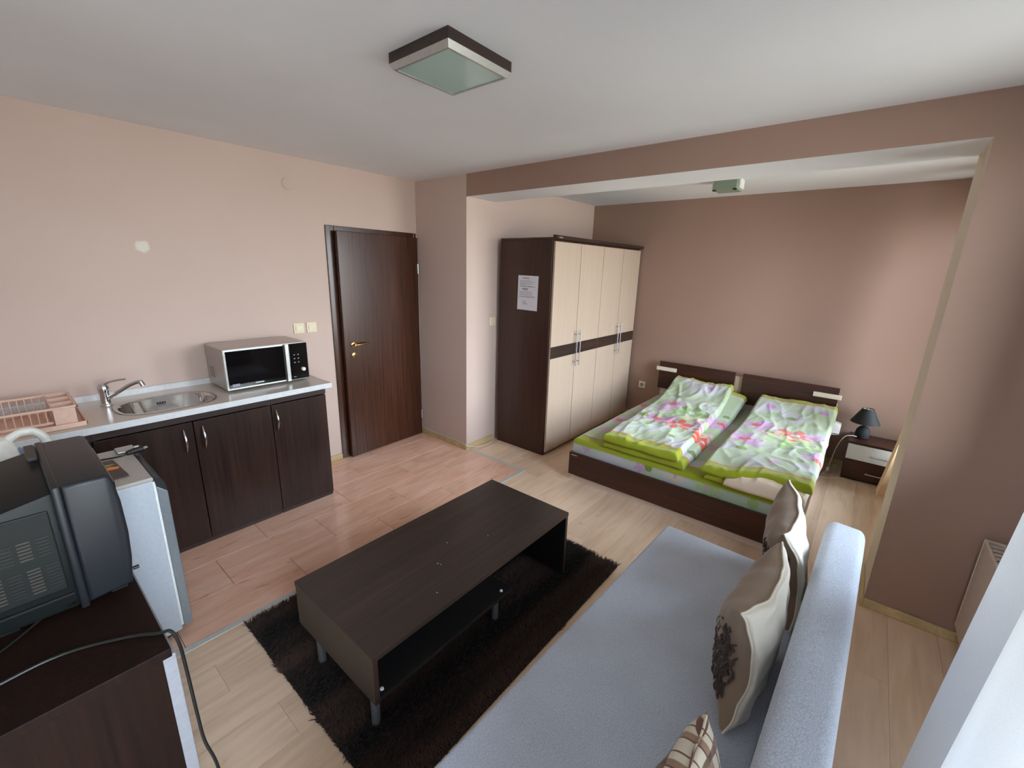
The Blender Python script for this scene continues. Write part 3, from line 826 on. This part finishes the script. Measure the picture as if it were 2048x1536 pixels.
# ------------------------------------------------------------------ rug
def rug():
    t = thing('shaggy_rug', 'dark brown shaggy rug under the coffee table', 'rug', (.548, .915, 0))
    Lx, Ly = 1.645, 1.195
    b = B(0, Lx, 0, Ly, .0005, .008, .003); obj('backing', b, 'rug_back', t)
    n = 90000
    # upright tufts that lean together in broad bands, as brushed by feet
    X = rng.uniform(-.004, Lx+.004, n); Y = rng.uniform(-.004, Ly+.004, n)
    band = np.sin(Y*17+1.1*np.sin(X*2.1)+.6*np.sin(X*5+Y*3))+.5*np.sin(Y*41+X*1.7)
    ang = .35+.9*band+rng.normal(0, .5, n); lean = rng.uniform(.010, .024, n)
    edge = np.minimum(np.minimum(X, Lx-X), np.minimum(Y, Ly-Y))
    h = rng.uniform(.014, .022, n)*np.clip(.45+edge*16, .45, 1)
    out_x = np.where(X < .012, -1, np.where(X > Lx-.012, 1, 0))*.012; out_y = np.where(Y < .012, -1, np.where(Y > Ly-.012, 1, 0))*.010
    dx, dy = np.cos(ang)*lean+out_x*rng.uniform(.2, 1.5, n), np.sin(ang)*lean+out_y*rng.uniform(.2, 1.5, n)
    wd = rng.uniform(.0016, .0030, n); wa = rng.uniform(0, math.pi, n)
    px, py = np.cos(wa)*wd, np.sin(wa)*wd
    z0 = np.full(n, .007)
    v = np.empty((n, 4, 3))
    v[:, 0] = np.stack([X-px, Y-py, z0], 1); v[:, 1] = np.stack([X+px, Y+py, z0], 1)
    v[:, 2] = np.stack([X+dx*.55+px*.8, Y+dy*.55+py*.8, z0+h*.7], 1); v[:, 3] = np.stack([X+dx, Y+dy, z0+h], 1)
    idx = np.arange(n)[:, None]*4
    tri = np.concatenate([idx+np.array([[0, 1, 2]]), idx+np.array([[0, 2, 3]])], 1).reshape(-1, 3)
    me = bpy.data.meshes.new('pile'); me.vertices.add(n*4); me.vertices.foreach_set('co', v.reshape(-1))
    me.loops.add(len(tri)*3); me.loops.foreach_set('vertex_index', tri.reshape(-1).astype(np.int32))
    me.polygons.add(len(tri)); me.polygons.foreach_set('loop_start', np.arange(0, len(tri)*3, 3, dtype=np.int32)); me.polygons.foreach_set('loop_total', np.full(len(tri), 3, dtype=np.int32))
    me.update(); me.validate()
    lo = np.array(rgb(20, 13, 11)[:3]); hi = np.array(rgb(80, 59, 49)[:3])
    k = np.clip(.30+.30*band+rng.normal(0, .14, n), 0, 1)[:, None]  # sheen of the leaning pile painted into tuft colour as bands, plus random tone
    col = np.concatenate([lo*(1-k)+hi*k, np.ones((n, 1))], 1).repeat(4, 0)
    a = me.color_attributes.new('Col', 'FLOAT_COLOR', 'POINT'); a.data.foreach_set('color', col.reshape(-1))
    o = obj('pile', me, 'rug_pile', t); o['kind'] = 'stuff'
rug()

# ------------------------------------------------------------------ coffee table
def coffee_table():
    x0, x1, y0, y1, H = .642, 1.912, 1.118, 1.708, .42
    t = thing('coffee_table', 'low dark brown coffee table with open shelf on the rug', 'coffee table', (x0, y0, 0))
    w, d = x1-x0, y1-y0; zr = .022
    obj('tabletop', B(0, w, 0, d, H-.022, H, .0015), 'wenge_table', t)
    obj('left_side_panel', B(.002, .022, .002, d-.002, .205, H-.022, .001), 'wenge_table', t)
    obj('right_side_panel', B(w-.022, w-.002, .002, d-.002, zr, H-.022, .001), 'wenge_table', t)
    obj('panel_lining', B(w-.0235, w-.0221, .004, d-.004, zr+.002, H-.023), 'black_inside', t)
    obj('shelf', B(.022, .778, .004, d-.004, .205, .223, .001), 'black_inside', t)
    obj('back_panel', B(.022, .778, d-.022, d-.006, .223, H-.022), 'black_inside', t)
    for x in (.048, .745):
        for y in (.085, d-.085):
            obj('leg', Lt([(.017, zr-.012), (.017, .205)], 20, (x, y, 0)), 'grey_metal', t, smooth=True)
            obj('screw_cap', Lt([(.008, .223), (.007, .227), (.0005, .2285)], 14, (x if x < .1 else x-.02, .03 if y < .2 else d-.03, 0)), 'white_gloss', t, smooth=True)
    for (x, y) in ((.49, .20), (.485, .215), (.36, .075), (.80, .19), (.62, .30)):
        obj('scratch', B(x, x+.004, y, y+.006, H-.0002, H+.0003), 'worktop', t)
coffee_table()

# ------------------------------------------------------------------ sofa
SOFA = dict(loc=(2.165, .648, 0), rz=-.030)
def sofa():
    t = thing('sofa', 'blue-grey fabric sofa with flat seat and long low backrest', 'sofa', SOFA['loc'], SOFA['rz'])
    L = 1.98
    b = B(-L, 0, -.655, 0, .235, .43, .018, 3); obj('seat', b, 'sofa_fabric', t, smooth=True)
    b = B(-L+.01, -.01, -.64, -.015, .09, .233, .006); obj('base', b, 'sofa_fabric', t)
    b = bmesh.new(); prism(b, [(-.660, .20), (-.790, .20), (-.800, .715), (-.785, .75), (-.690, .755), (-.664, .735)], -L, 0, 'yz')
    bmesh.ops.bevel(b, geom=b.edges[:], offset=.016, segments=3, profile=.5, affect='EDGES', clamp_overlap=True)
    obj('backrest', b, 'sofa_fabric', t, smooth=True)
    obj('back_base', B(-L+.02, -.02, -.78, -.66, .09, .205, .004), 'sofa_fabric', t)
    for x in (-L+.1, -.1):
        for y in (-.06, -.60): obj('leg', Lt([(.022, .0005), (.026, .09)], 16, (x, y, 0)), 'black_plastic', t, smooth=True)
sofa()

def sgnpow(v, p): return math.copysign(abs(v)**p, v)
def cushion(name, label, loc, rot, W_, H_, Tf, Tk, fm, bmats, seed, fringe=True, pinch=.2, group=None):
    """square cushion standing in its local x-z plane; +y is its front"""
    t = thing(name, label, 'cushion', loc, rot=rot, group=group)
    N = 36
    def rim_y(u, v, x, z):
        e = max(u*u, v*v)**3*(1-(u*v)**2)
        return -.040*e*pinch/.2+.012*noise.noise(Vector((x*13+seed, z*13, 3.1)))*max(u*u, v*v)**2
    def outline(u, v):
        # pulled-in sides and pointed corners
        x = u*(1-pinch*(1-v*v)*u*u); z = v*(1-.6*pinch*(1-u*u)*v*v)
        w = .010*noise.noise(Vector((u*3+seed, v*3, 1.3)))
        return x*W_/2+w, z*H_/2+w*.6
    def depth(u, v, side):
        m = max(0, 1-u*u)*max(0, 1-v*v)
        return (Tf*m**.28 if side > 0 else Tk*m**.42)
    def sheet(side, sd):
        b = bmesh.new(); g = []
        for i in range(N+1):
            row = []
            for j in range(N+1):
                u, v = math.sin(math.pi/2*(2*i/N-1)), math.sin(math.pi/2*(2*j/N-1))
                x, z = outline(u, v)
                m = (max(0, 1-u*u)*max(0, 1-v*v))**.3
                fold = 1-2*abs(noise.noise(Vector((x*7+z*5+sd, z*9-x*4, sd))))
                wr = .014*noise.noise(Vector((x*8+sd, z*8, sd)))+.011*fold
                y = side*depth(u, v, side)+side*wr*m+rim_y(u, v, x, z)
                row.append(b.verts.new((x, y, z)))
            g.append(row)
        for i in range(N):
            for j in range(N): b.faces.new((g[i][j], g[i+1][j], g[i+1][j+1], g[i][j+1]))
        bmesh.ops.recalc_face_normals(b, faces=b.faces[:]); return b
    fr = obj('front_panel', sheet(1, seed), fm, t, smooth=True)
    obj('back_panel', sheet(-1, seed+5), bmats, t, smooth=True)
    pts = []
    per = [(-1+2*k/16, -1) for k in range(16)]+[(1, -1+2*k/16) for k in range(16)]+[(1-2*k/16, 1) for k in range(16)]+[(-1, 1-2*k/16) for k in range(17)]
    for u, v in per:
        uu, vv = math.sin(math.pi/2*u), math.sin(math.pi/2*v); x, z = outline(uu, vv)
        pts.append((x*1.012, rim_y(uu, vv, x, z), z*1.012))
    obj('piping', Tb(pts, .0032, 6, 2), bmats, t, smooth=True)
    if fringe:
        # feathery dark strands sewn on the front
        rr = random.Random(seed); b = bmesh.new()
        for k in range(150):
            v0 = rr.uniform(-.40, .60); u0 = rr.uniform(-.985, -.45); p = []
            du, dv = rr.uniform(-.03, .05), -rr.uniform(.10, .24)
            for q in range(5):
                u, v = u0+du*q/2+rr.uniform(-.02, .02), v0+dv*q/3
                u, v = max(-.99, min(.97, u)), max(-.97, min(.97, v))
                x, z = outline(u, v)
                p.append((x-.006*(u < -.8), depth(u, v, 1)+rim_y(u, v, x, z)+.003+rr.uniform(-.003, .006), z))
            tube(b, p, lambda q: .0015+.0035*math.sin(math.pi*min(1, max(0, q)))**.7, 5, 2)
        o = obj('feather_fringe', b, 'fringe_dark', fr, smooth=True); o['kind'] = 'stuff'
    return t
cushion('throw_cushion', 'taupe cushion with cream back and dark feather fringe, nearer the camera', (1.405, .102, .640), (math.radians(-2), math.radians(2), math.radians(-3.5)), .47, .41, .085, .060, 'taupe_cloth', 'cream_satin', 3)
cushion('throw_cushion', 'taupe cushion with cream back and dark feather fringe, beside the bed', (1.955, .085, .640), (math.radians(-10), math.radians(-3), math.radians(6)), .45, .43, .080, .060, 'taupe_cloth', 'cream_satin', 11)
cushion('throw_cushion', 'plaid brown and beige cushion at the bottom edge of the photo', (.665, .115, .605), (math.radians(-8), math.radians(-4), math.radians(-6)), .42, .36, .07, .06, 'plaid_cloth', 'plaid_cloth', 17, False, .12)

# ------------------------------------------------------------------ bed
def vnoise(x, y, s, sd): return noise.noise(Vector((x*s+sd*7.1, y*s-sd*3.3, sd*1.7)))
COL = dict(white=rgb(222, 220, 228), green=rgb(190, 207, 166), pale=rgb(206, 219, 190), pink=rgb(222, 160, 218), red=rgb(240, 84, 58), leaf=rgb(150, 186, 104),
           olive=rgb(136, 164, 66), yellow=rgb(238, 222, 174), lime=rgb(176, 186, 42), orange=rgb(238, 132, 66), mint=rgb(200, 218, 194), soft=rgb(178, 212, 140))
COL = {k: tuple(c*.70 for c in v[:3])+(1,) for k, v in COL.items()}
def mixc(a, b, k): return tuple(a[i]*(1-k)+b[i]*k for i in range(3))
def petals(x, y, f):
    """f: (x, y, radius, kind, turn) -> colour or None"""
    fx, fy, R, kind, turn = f; dx, dy = x-fx, y-fy; r = math.hypot(dx, dy)
    if r > R: return None
    if kind == 'dot': return COL['olive']
    if kind == 'pdot': return COL['pink']
    if kind == 'sdot': return COL['soft']
    a = math.atan2(dy, dx)+turn; n = 6 if kind == 'red' else 5
    pet = abs(math.cos(a*n/2))**.55
    if r < R*.2: return COL['white'] if kind in ('red', 'leaf') else COL['red'] if kind == 'pinkred' else COL['pink']
    if kind == 'pinkred' and r < R*.34: return COL['red']
    if r < R*pet*(1 if kind != 'blob' else 1):
        return COL[{'red': 'red', 'leaf': 'leaf', 'pinkred': 'pink', 'yellow': 'yellow', 'softf': 'soft', 'pinkf': 'pink'}[kind]]
    return None
def floral(x, y, flowers, sd):
    k = vnoise(x, y, 3.2, sd)
    c = mixc(COL['pale'], COL['green'], max(0, min(1, .55+k*1.6)))
    w = vnoise(x, y, 4.6, sd+4)
    c = mixc(c, COL['white'], max(0, min(.85, (w-.08)*3.2)))
    for fl in flowers:
        p = petals(x, y, fl)
        if p: c = mixc(c, p, {'pinkf': .75, 'yellow': .75, 'softf': .75, 'pinkred': .95, 'leaf': .9}.get(fl[3], .95))
    return c
def layer(name, parent, x0, x1, y0, y1, zb, th, colour, nx, ny, wr=.01, sd=1, skew=0., r=None, mat='print_cloth', shift=None):
    """padded cloth layer: rounded rim, wrinkled top, closed underneath"""
    r = r or th*.6
    def prof(a, b, n):
        q = [(a+r*(1-math.cos(t)), math.sin(t)) for t in (0, .25, .55, .9, 1.25)]
        m = [(a+r+(b-a-2*r)*k/n, 1.) for k in range(n+1)]
        e = [(b-r*(1-math.cos(t)), math.sin(t)) for t in (1.25, .9, .55, .25, 0)]
        return q+m+e
    PX, PY = prof(x0, x1, nx), prof(y0, y1, ny)
    verts, cols = [], []
    for x, hx in PX:
        for y, hy in PY:
            h = min(hx, hy) if True else hx*hy
            yy = y+skew*(x-x0)
            ed = .012*vnoise(x, y, 6, sd+9)*(1-h)
            ridge = 1-abs(vnoise(x*.6+.5*y, y*1.5-.3*x, 6.0, sd))*2
            ridge2 = 1-abs(vnoise(x*.9, y*1.6+.4*x, 9, sd+2))*2
            top = wr*(1.1*vnoise(x, y, 3.5, sd+1)+.6*max(0, ridge-.35)+.22*max(0, ridge2-.3))
            z = zb(x, yy)+h*th+(top*h if h > .5 else 0)
            verts.append((x+ed+(shift(x, yy) if shift else 0), yy+ed*.7, z)); cols.append((*colour(x, yy, h)[:3], 1))
    n, m = len(PX), len(PY)
    faces = [(i*m+j, (i+1)*m+j, (i+1)*m+j+1, i*m+j+1) for i in range(n-1) for j in range(m-1)]
    rim = [j for j in range(m)]+[i*m+m-1 for i in range(1, n)]+[(n-1)*m+j for j in range(m-2, -1, -1)]+[i*m for i in range(n-2, 0, -1)]
    faces.append(tuple(rim))
    me = bpy.data.meshes.new(name); me.from_pydata(verts, [], faces); me.update()
    a = me.color_attributes.new('Col', 'FLOAT_COLOR', 'POINT'); a.data.foreach_set('color', np.array(cols, dtype=np.float32).reshape(-1))
    me.materials.append(MAT[mat])
    for p in me.polygons: p.use_smooth = True
    o = bpy.data.objects.new(name, me); C.objects.link(o); o.parent = parent
    return o
ZM = .382
def bed():
    y0, y1 = .105, 1.765; xf = 2.958
    t = thing('bed', 'double bed with dark brown footboard and split dark headboard', 'bed')
    fb = obj('footboard', B(xf, xf+.022, y0+.0, y1, .062, .262, .002), 'wenge_y', t)
    obj('name_plate', B(xf-.001, xf+.001, y1-.075, y1-.02, .238, .246), 'aluminium', fb)
    obj('side_rail', B(xf+.022, 4.93, y0, y0+.022, .062, .262, .002), 'wenge_x', t)
    obj('side_rail', B(xf+.022, 4.93, y1-.022, y1, .062, .262, .002), 'wenge_x', t)
    b = bmesh.new(); box(b, xf+.035, xf+.055, y0+.01, y1-.008, 0, .075); box(b, xf+.055, 4.9, y0+.03, y0+.05, 0, .07); box(b, xf+.055, 4.9, y1-.05, y1-.03, 0, .07)
    obj('plinth', b, 'maple_y', t)
    obj('slat_base', B(xf+.03, 4.93, y0+.022, y1-.022, .12, .16), 'maple_y', t)
    hb = obj('headboard_base', B(4.955, 4.985, y0-.01, y1+.01, .0, .60, .002), 'maple_y', t, label='pale wooden board behind the dark headboard panels')
    obj('headboard_divider', B(4.945, 4.98, .915, .995, .43, .715, .002), 'maple_z', t)
    for (a, c, sy) in ((.99, 1.80, 1), (.10, .918, -1)):
        p = obj('headboard_panel', B(4.922, 4.945, a, c, .44, .757, .002), 'wenge_y', t)
        pa, pc = (1.60, 1.83) if sy > 0 else (.075, .295)
        obj('light_inlay', B(4.908, 4.924, pa, pc, .652, .695, .003), 'inlay', p)
    # mattress in its printed sheet
    FL = [(3.0, 1.09, .032, 'dot', 0)]
    top = [(4.29, 1.70, .075, 'pinkred', .3), (3.67, 1.675, .085, 'pinkred', .8), (3.95, 1.62, .05, 'pinkf', 0), (4.5, 1.69, .03, 'sdot', 0), (4.0, 1.70, .028, 'sdot', 0),
           (3.35, 1.66, .07, 'pinkf', .2), (3.6, .76, .08, 'pinkf', 0), (4.1, .77, .06, 'softf', 0), (3.9, .74, .04, 'yellow', 0)]
    side = [(1.09, .322, .031, 'dot', 0), (1.155, .300, .05, 'pinkf', .2), (.885, .320, .06, 'yellow', .4), (.665, .302, .075, 'softf', .1), (.372, .300, .034, 'sdot', 0), (.60, .29, .05, 'softf', .9), (1.62, .32, .04, 'pinkf', 0)]
    X0 = 2.990
    def sheet(x, y, h):
        if x < X0+.012 and h < .985:       # vertical foot side: x stands for the height here
            z = ZM-.15+.15*h
            c = floral(y, z*1.2, side, 21) if False else None
            cc = mixc(COL['mint'], COL['white'], max(0, min(1, .5+2.2*vnoise(y, z, 4, 31))))
            for fl in side:
                p = petals(y, z, fl)
                if p: cc = p if fl[3] in ('dot', 'sdot') else mixc(cc, p, .75)
            return cc if z < ZM-.028 else COL['lime']
        if x < 3.10: return COL['lime']
        if x < 3.112: return COL['orange']
        return floral(x, y, top, 23)
    # mattress with a fine vertical foot side
    nxy = 150
    def mattress():
        verts, cols = [], []
        ys = [y0+.012+(y1-y0-.024)*k/230 for k in range(231)]
        secs = [(X0+.004, ZM-.17+.0145*k) for k in range(11)]+[(X0+.006, ZM-.016), (X0+.011, ZM-.006), (X0+.02, ZM-.001)]
        xs = [X0+.03+(4.915-X0-.03)*(k/170) for k in range(171)]
        secs += [(x, ZM) for x in xs]
        for i, (x, z) in enumerate(secs):
            for y in ys:
                e = min(y-ys[0], ys[-1]-y); dz = -.014*(1-min(1, e/.03))**2
                puff = .004*vnoise(x, y, 3, 41)
                xx = x-(.006*math.sin((z-ZM+.17)/.17*math.pi) if i < 11 else 0)
                verts.append((xx, y, z+(dz+puff if i > 10 else 0)))
                if i <= 11:
                    if z > ZM-.040: c = COL['lime']
                    else:
                        c = mixc(COL['mint'], COL['white'], max(0, min(1, .4+1.8*vnoise(y, z, 4, 31))))
                        for fl in side:
                            p = petals(y, z, fl)
                            if p: c = p if fl[3] in ('dot', 'sdot') else mixc(c, p, .75)
                elif x < 3.105: c = COL['lime']
                elif x < 3.118: c = COL['orange']
                else: c = floral(x, y, top, 23)
                cols.append((*c[:3], 1))
        m = len(ys); n = len(secs)
        faces = [(i*m+j, (i+1)*m+j, (i+1)*m+j+1, i*m+j+1) for i in range(n-1) for j in range(m-1)]
        # sides and head end down to the base
        zb = ZM-.17; base = len(verts)
        for i in range(n):
            for y in (ys[0], ys[-1]):
                verts.append((verts[i*m][0], y, zb)); cols.append((*COL['mint'][:3], 1))
        for i in range(n-1):
            faces.append((i*m, base+2*i, base+2*(i+1), (i+1)*m)); faces.append((i*m+m-1, (i+1)*m+m-1, base+2*(i+1)+1, base+2*i+1))
        faces.append((base+2*(n-1), base+2*(n-1)+1, (n-1)*m+m-1)+tuple((n-1)*m+j for j in range(m-2, -1, -1)))
        me = bpy.data.meshes.new('mattress'); me.from_pydata(verts, [], faces); me.update()
        a = me.color_attributes.new('Col', 'FLOAT_COLOR', 'POINT'); a.data.foreach_set('color', np.array(cols, dtype=np.float32).reshape(-1))
        me.materials.append(MAT['print_cloth'])
        for p in me.polygons: p.use_smooth = True
        o = bpy.data.objects.new('mattress', me); C.objects.link(o)
        tag(o, 'mattress in a green and pink floral sheet with lime edge', 'mattress')
    mattress()
bed()
def sstep(a, b, x):
    t = max(0, min(1, (x-a)/(b-a))); return t*t*(3-2*t)
def duvets():
    FLL = [(4.14, 1.34, .12, 'pinkred', .2), (3.96, 1.36, .085, 'pinkf', .9), (3.66, 1.30, .13, 'pinkred', .5), (3.72, 1.42, .08, 'pinkf', .1), (4.05, 1.13, .13, 'leaf', .3), (3.86, 1.16, .14, 'softf', .4), (3.86, 1.04, .13, 'yellow', .2),
           (3.62, 1.11, .13, 'red', .1), (3.72, 1.2, .07, 'pinkf', .5), (4.07, .87, .11, 'pinkred', .4), (3.92, .93, .09, 'pinkf', .0), (3.60, .89, .09, 'red', .5), (3.72, .93, .09, 'pinkf', .7), (3.80, .86, .10, 'softf', .2), (3.66, .85, .10, 'yellow', .2),
           (3.50, .86, .10, 'red', .8), (3.69, 1.445, .045, 'dot', 0), (4.42, 1.385, .036, 'dot', 0), (4.70, 1.15, .033, 'pdot', 0), (4.30, .88, .032, 'dot', 0), (3.24, .86, .036, 'dot', 0), (3.35, 1.28, .035, 'sdot', 0), (3.30, 1.05, .03, 'dot', 0)]
    FLR = [(4.13, .60, .12, 'pinkred', .2), (4.02, .50, .11, 'pinkf', .7), (4.20, .52, .08, 'pinkf', .4), (4.45, .39, .042, 'dot', 0), (4.06, .30, .17, 'red', .15), (3.95, .42, .12, 'yellow', .1), (4.1, .17, .10, 'pinkf', .3), (3.92, .22, .12, 'yellow', .6), (3.85, .38, .12, 'softf', .2), (3.78, .24, .17, 'leaf', .25), (3.94, .16, .1, 'softf', .25),
           (3.69, .60, .13, 'pinkred', .1), (3.80, .62, .09, 'pinkf', .6), (3.62, .52, .08, 'pinkf', .2), (4.00, .48, .035, 'dot', 0), (3.45, .575, .04, 'dot', 0), (3.46, .45, .042, 'sdot', 0), (3.27, .33, .042, 'pdot', 0), (3.62, .13, .10, 'pinkf', .2), (4.65, .16, .035, 'pdot', 0), (4.62, .58, .04, 'pdot', 0), (4.5, .52, .03, 'sdot', 0), (3.56, .1, .04, 'red', .5)]
    def cov(fl, sd, xa, xb):
        def f(x, y, h):
            if x < xa+.115 or x > xb-.095: return COL['lime']
            if x < xa+.128 or x > xb-.108: return COL['orange']
            return floral(x, y, fl, sd)
        return f
    def head(x, k=.13): return k*sstep(4.20, 4.93, x)
    # left: duvet folded in two, lying open edge towards the middle of the bed
    t = thing('duvet', 'folded floral duvet on the wardrobe side of the bed', 'duvet')
    zb = lambda x, y: ZM+.004+head(x)*(1-.30*sstep(1.05, .80, y))
    layer('lower_fold', t, 2.985, 4.895, .835, 1.478, zb, .052, cov(FLL, 5, 2.985, 4.895), 250, 90, .010, 5)
    zb2 = lambda x, y: ZM+.058+head(x)*(1-.12*sstep(1.05, .85, y))
    def upcol(x, y, h):
        return cov(FLL, 5, 2.975, 4.90)(x, y, h)
    layer('upper_fold', t, 2.975, 4.90, .880, 1.482, zb2, .050, upcol, 270, 95, .032, 8, .050)
    # right: duvet folded over its cream lining
    t = thing('duvet', 'folded floral duvet with cream lining showing, on the bedside-table side', 'duvet')
    zb = lambda x, y: ZM+.004+head(x, .085)
    lc = lambda x, y, h: COL['lime'] if y > .50 and x < 3.2 else rgb(226, 206, 182)
    layer('lining', t, 2.968, 4.44, .105, .690, zb, .052, lc, 120, 50, .010, 14, 0., .03)
    lz = lambda x, y: ZM+.003
    layer('lining_edge', t, 2.948, 3.30, .098, .56, lz, .078, lambda x, y, h: rgb(226, 206, 182), 60, 70, .022, 19, 0., .035)
    zb2 = lambda x, y: ZM+.054+head(x, .105)+.022*sstep(.60, .40, y)*sstep(3.4, 3.1, x)
    layer('cover', t, 2.955, 4.88, .078, .722, zb2, .048, cov(FLR, 13, 2.955, 4.88), 270, 100, .018, 16, 0., None, 'print_cloth', lambda x, y: .075*sstep(.56, .30, y)*sstep(3.6, 2.95, x))
    # pillow peeping out at the head end
    t = thing('pillow', 'white pillow corner peeping out beside the headboard', 'pillow', (4.70, .36, ZM+.002))
    b = bmesh.new(); N = 20; g = {}
    for sgn in (1, -1):
        for i in range(N+1):
            for j in range(N+1):
                u, v = math.sin(math.pi/2*(2*i/N-1)), math.sin(math.pi/2*(2*j/N-1)); bul = (max(0, 1-u*u)*max(0, 1-v*v))**.4
                g[sgn, i, j] = b.verts.new((u*.19, v*.33, .06+sgn*(.052*bul+.003)))
        for i in range(N):
            for j in range(N): b.faces.new((g[sgn, i, j], g[sgn, i+1, j], g[sgn, i+1, j+1], g[sgn, i, j+1]))
    bmesh.ops.recalc_face_normals(b, faces=b.faces[:]); obj('pillowcase', b, 'pillow_white', t, smooth=True)
duvets()

# ------------------------------------------------------------------ bedside table and lamp
def nightstand():
    x0, x1, y0, y1, H = 4.682, 4.985, -.42, -.045, .358
    t = thing('bedside_table', 'small dark bedside table with white upper drawer', 'bedside table', (x0, y0, 0))
    w, d = y1-y0, x1-x0
    b = bmesh.new(); box(b, .016, d, 0, .016, 0, H-.018, .001); box(b, .016, d, w-.016, w, 0, H-.018, .001); box(b, d-.01, d, .016, w-.016, 0, H-.018); box(b, .016, d-.01, .016, w-.016, .02, .036)
    obj('carcass', b, 'wenge_z', t)
    obj('top_board', B(-.002, d, -.002, w+.002, H-.018, H, .002), 'wenge_y', t)
    for z0, z1, m in ((.196, H-.022, 'white_gloss'), (.02, .190, 'wenge_y')):
        dr = obj('drawer', B(0, .016, .004, w-.004, z0, z1, .0015), m, t)
        hb = bmesh.new(); zz = (z0+z1)/2-.012; tube(hb, [(-.024, .085, zz), (-.024, .215, zz)], .005, 8, 1, False)
        for y in (.10, .20): tube(hb, [(-.024, y, zz), (0, y, zz)], .004, 8, 1, False)
        obj('handle', hb, 'aluminium', dr, smooth=True)
    # lamp
    t = thing('table_lamp', 'small black table lamp with cone shade on the bedside table', 'lamp', (4.85, -.13, H))
    obj('base', Lt([(.036, .0005), (.050, .008), (.055, .04), (.048, .08), (.03, .105), (.012, .115), (.008, .16)], 32), 'lamp_black', t, smooth=True)
    b = bmesh.new(); lathe(b, [(.108, .145), (.042, .275), (.040, .275), (.106, .147), (.108, .145)], 40, cap=False); obj('shade', b, 'lamp_black', t, smooth=True)
    b = bmesh.new(); lathe(b, [(.040, .268), (.038, .272)], 24, cap=False)
    tube(b, [(-.039, 0, .27), (.039, 0, .27)], .002, 6, 1, False); tube(b, [(0, -.039, .27), (0, .039, .27)], .002, 6, 1, False)
    obj('shade_ring', b, 'white_gloss', t)
    obj('bulb', Lt([(.010, .16), (.016, .18), (.024, .205), (.02, .23), (.0005, .24)], 20), 'white_gloss', t, smooth=True)
    cb = Tb([(-.045, .035, .014), (-.07, .075, .022), (-.085, .12, .0), (-.09, .155, -.10), (-.10, .175, -.24), (-.11, .185, -.34), (-.13, .20, H*-1+.006), (-.19, .215, -H+.005), (-.27, .22, -H+.005)], .0034, 8, 10)
    co = obj('cord', cb, 'cord_white', t, smooth=True)
    obj('cord_switch', B(-.128, -.100, .172, .196, -H+.012, -H+.055, .006), 'cord_white', t)
nightstand()
tag(obj('cable', Tb([(4.66, -.03, .004), (4.63, -.02, .0045), (4.60, .0, .0045), (4.57, .05, .0045), (4.55, .12, .0045)], .0036, 8, 8), 'cord_white', smooth=True), 'short white cable on the floor by the bedside table', 'cable')
tag(obj('cable', Tb([(DX1+.004, YK-.016, 2.02), (DX1+.008, YK-.016, 1.3), (DX1+.006, YK-.016, .5), (DX1+.006, YK-.018, .09), (XC-.008, YK-.04, .062), (XC-.008, 3.2, .058), (XC-.008, YN+.03, .058), (XC-.02, YN-.02, .05), (2.90, YN-.045, .012),
    (3.02, YN-.07, .005), (3.12, YN-.055, .005), (3.19, YN-.03, .008)], .0032, 8, 8), 'cord_white', smooth=True), 'thin white cable running down beside the door and along the baseboard to the wardrobe', 'cable')

# ------------------------------------------------------------------ radiator and curtains
def radiator():
    t = thing('radiator', 'white panel radiator under the window', 'radiator', (1.85, YW+.03, 0))
    w = .90
    obj('front_panel', B(0, w, .085, .098, .12, .60, .004), 'radiator_white', t)
    obj('back_panel', B(0, w, .035, .045, .12, .60, .004), 'radiator_white', t)
    obj('side_cover', B(w-.002, w+.004, .03, .10, .12, .605, .002), 'radiator_white', t)
    obj('side_cover', B(-.004, .002, .03, .10, .12, .605, .002), 'radiator_white', t)
    for k in range(22): obj('top_slat', B(.02+k*.0395, .035+k*.0395, .045, .085, .596, .602), 'radiator_white', t)
    obj('valve', Lt([(.012, 0), (.016, .03), (.016, .06)], 16, (w+.02, .065, .11)), 'white_gloss', t, smooth=True)
    for x in (.2, w-.2): obj('bracket', B(x-.015, x+.015, -.024, .036, .2, .55), 'radiator_white', t)
radiator()
def curtain(name, label, x0, x1, ytop, ybot, ztop, zbot, amp, waves, mat, flare=0., seed=1, pin=1.):
    t = thing(name, label, 'curtain', (0, 0, 0))
    nx, nz = int((x1-x0)*170)+20, 60
    verts = []
    for j in range(nz+1):
        q = j/nz; z = ztop+(zbot-ztop)*q
        for i in range(nx+1):
            s_ = i/nx; x = x0+(x1-x0)*s_+flare*q*(s_-.5)
            ph = 2*math.pi*waves*s_+seed+.5*math.sin(3*s_+seed)
            a = amp*(.55+.45*q)*(1+.35*math.sin(5.3*s_+seed*2))
            y = ytop+(ybot-ytop)*(q**pin)+a*math.sin(ph)+.18*a*math.sin(2.3*ph+q*1.5)
            verts.append((x, y, z))
    m = nx+1
    faces = [(j*m+i, j*m+i+1, (j+1)*m+i+1, (j+1)*m+i) for j in range(nz) for i in range(nx)]
    me = bpy.data.meshes.new(name); me.from_pydata(verts, [], faces); me.update(); me.materials.append(MAT[mat])
    for p in me.polygons: p.use_smooth = True
    o = bpy.data.objects.new('cloth', me); C.objects.link(o); o.parent = t
    return t
c = curtain('sheer_curtain', 'white sheer curtain hanging at the window beside the sofa', .42, 1.73, -.512, -.385, 2.44, .03, .034, 4, 'sheer_white', .0, 1.2)
obj('curtain_rail', B(-.55, 2.4, -.52, -.48, 2.44, HC-.001, .004), 'pvc_white', c)
c = curtain('beige_curtain', 'beige curtain hanging in the alcove beside the bedside table', 4.40, 4.640, -.56, -.320, 2.42, .03, .022, 3, 'beige_curtain', .0, .4, 1.0)
obj('curtain_rail', B(3.3, 4.95, -.58, -.54, 2.42, HC-.001, .004), 'pvc_white', c)
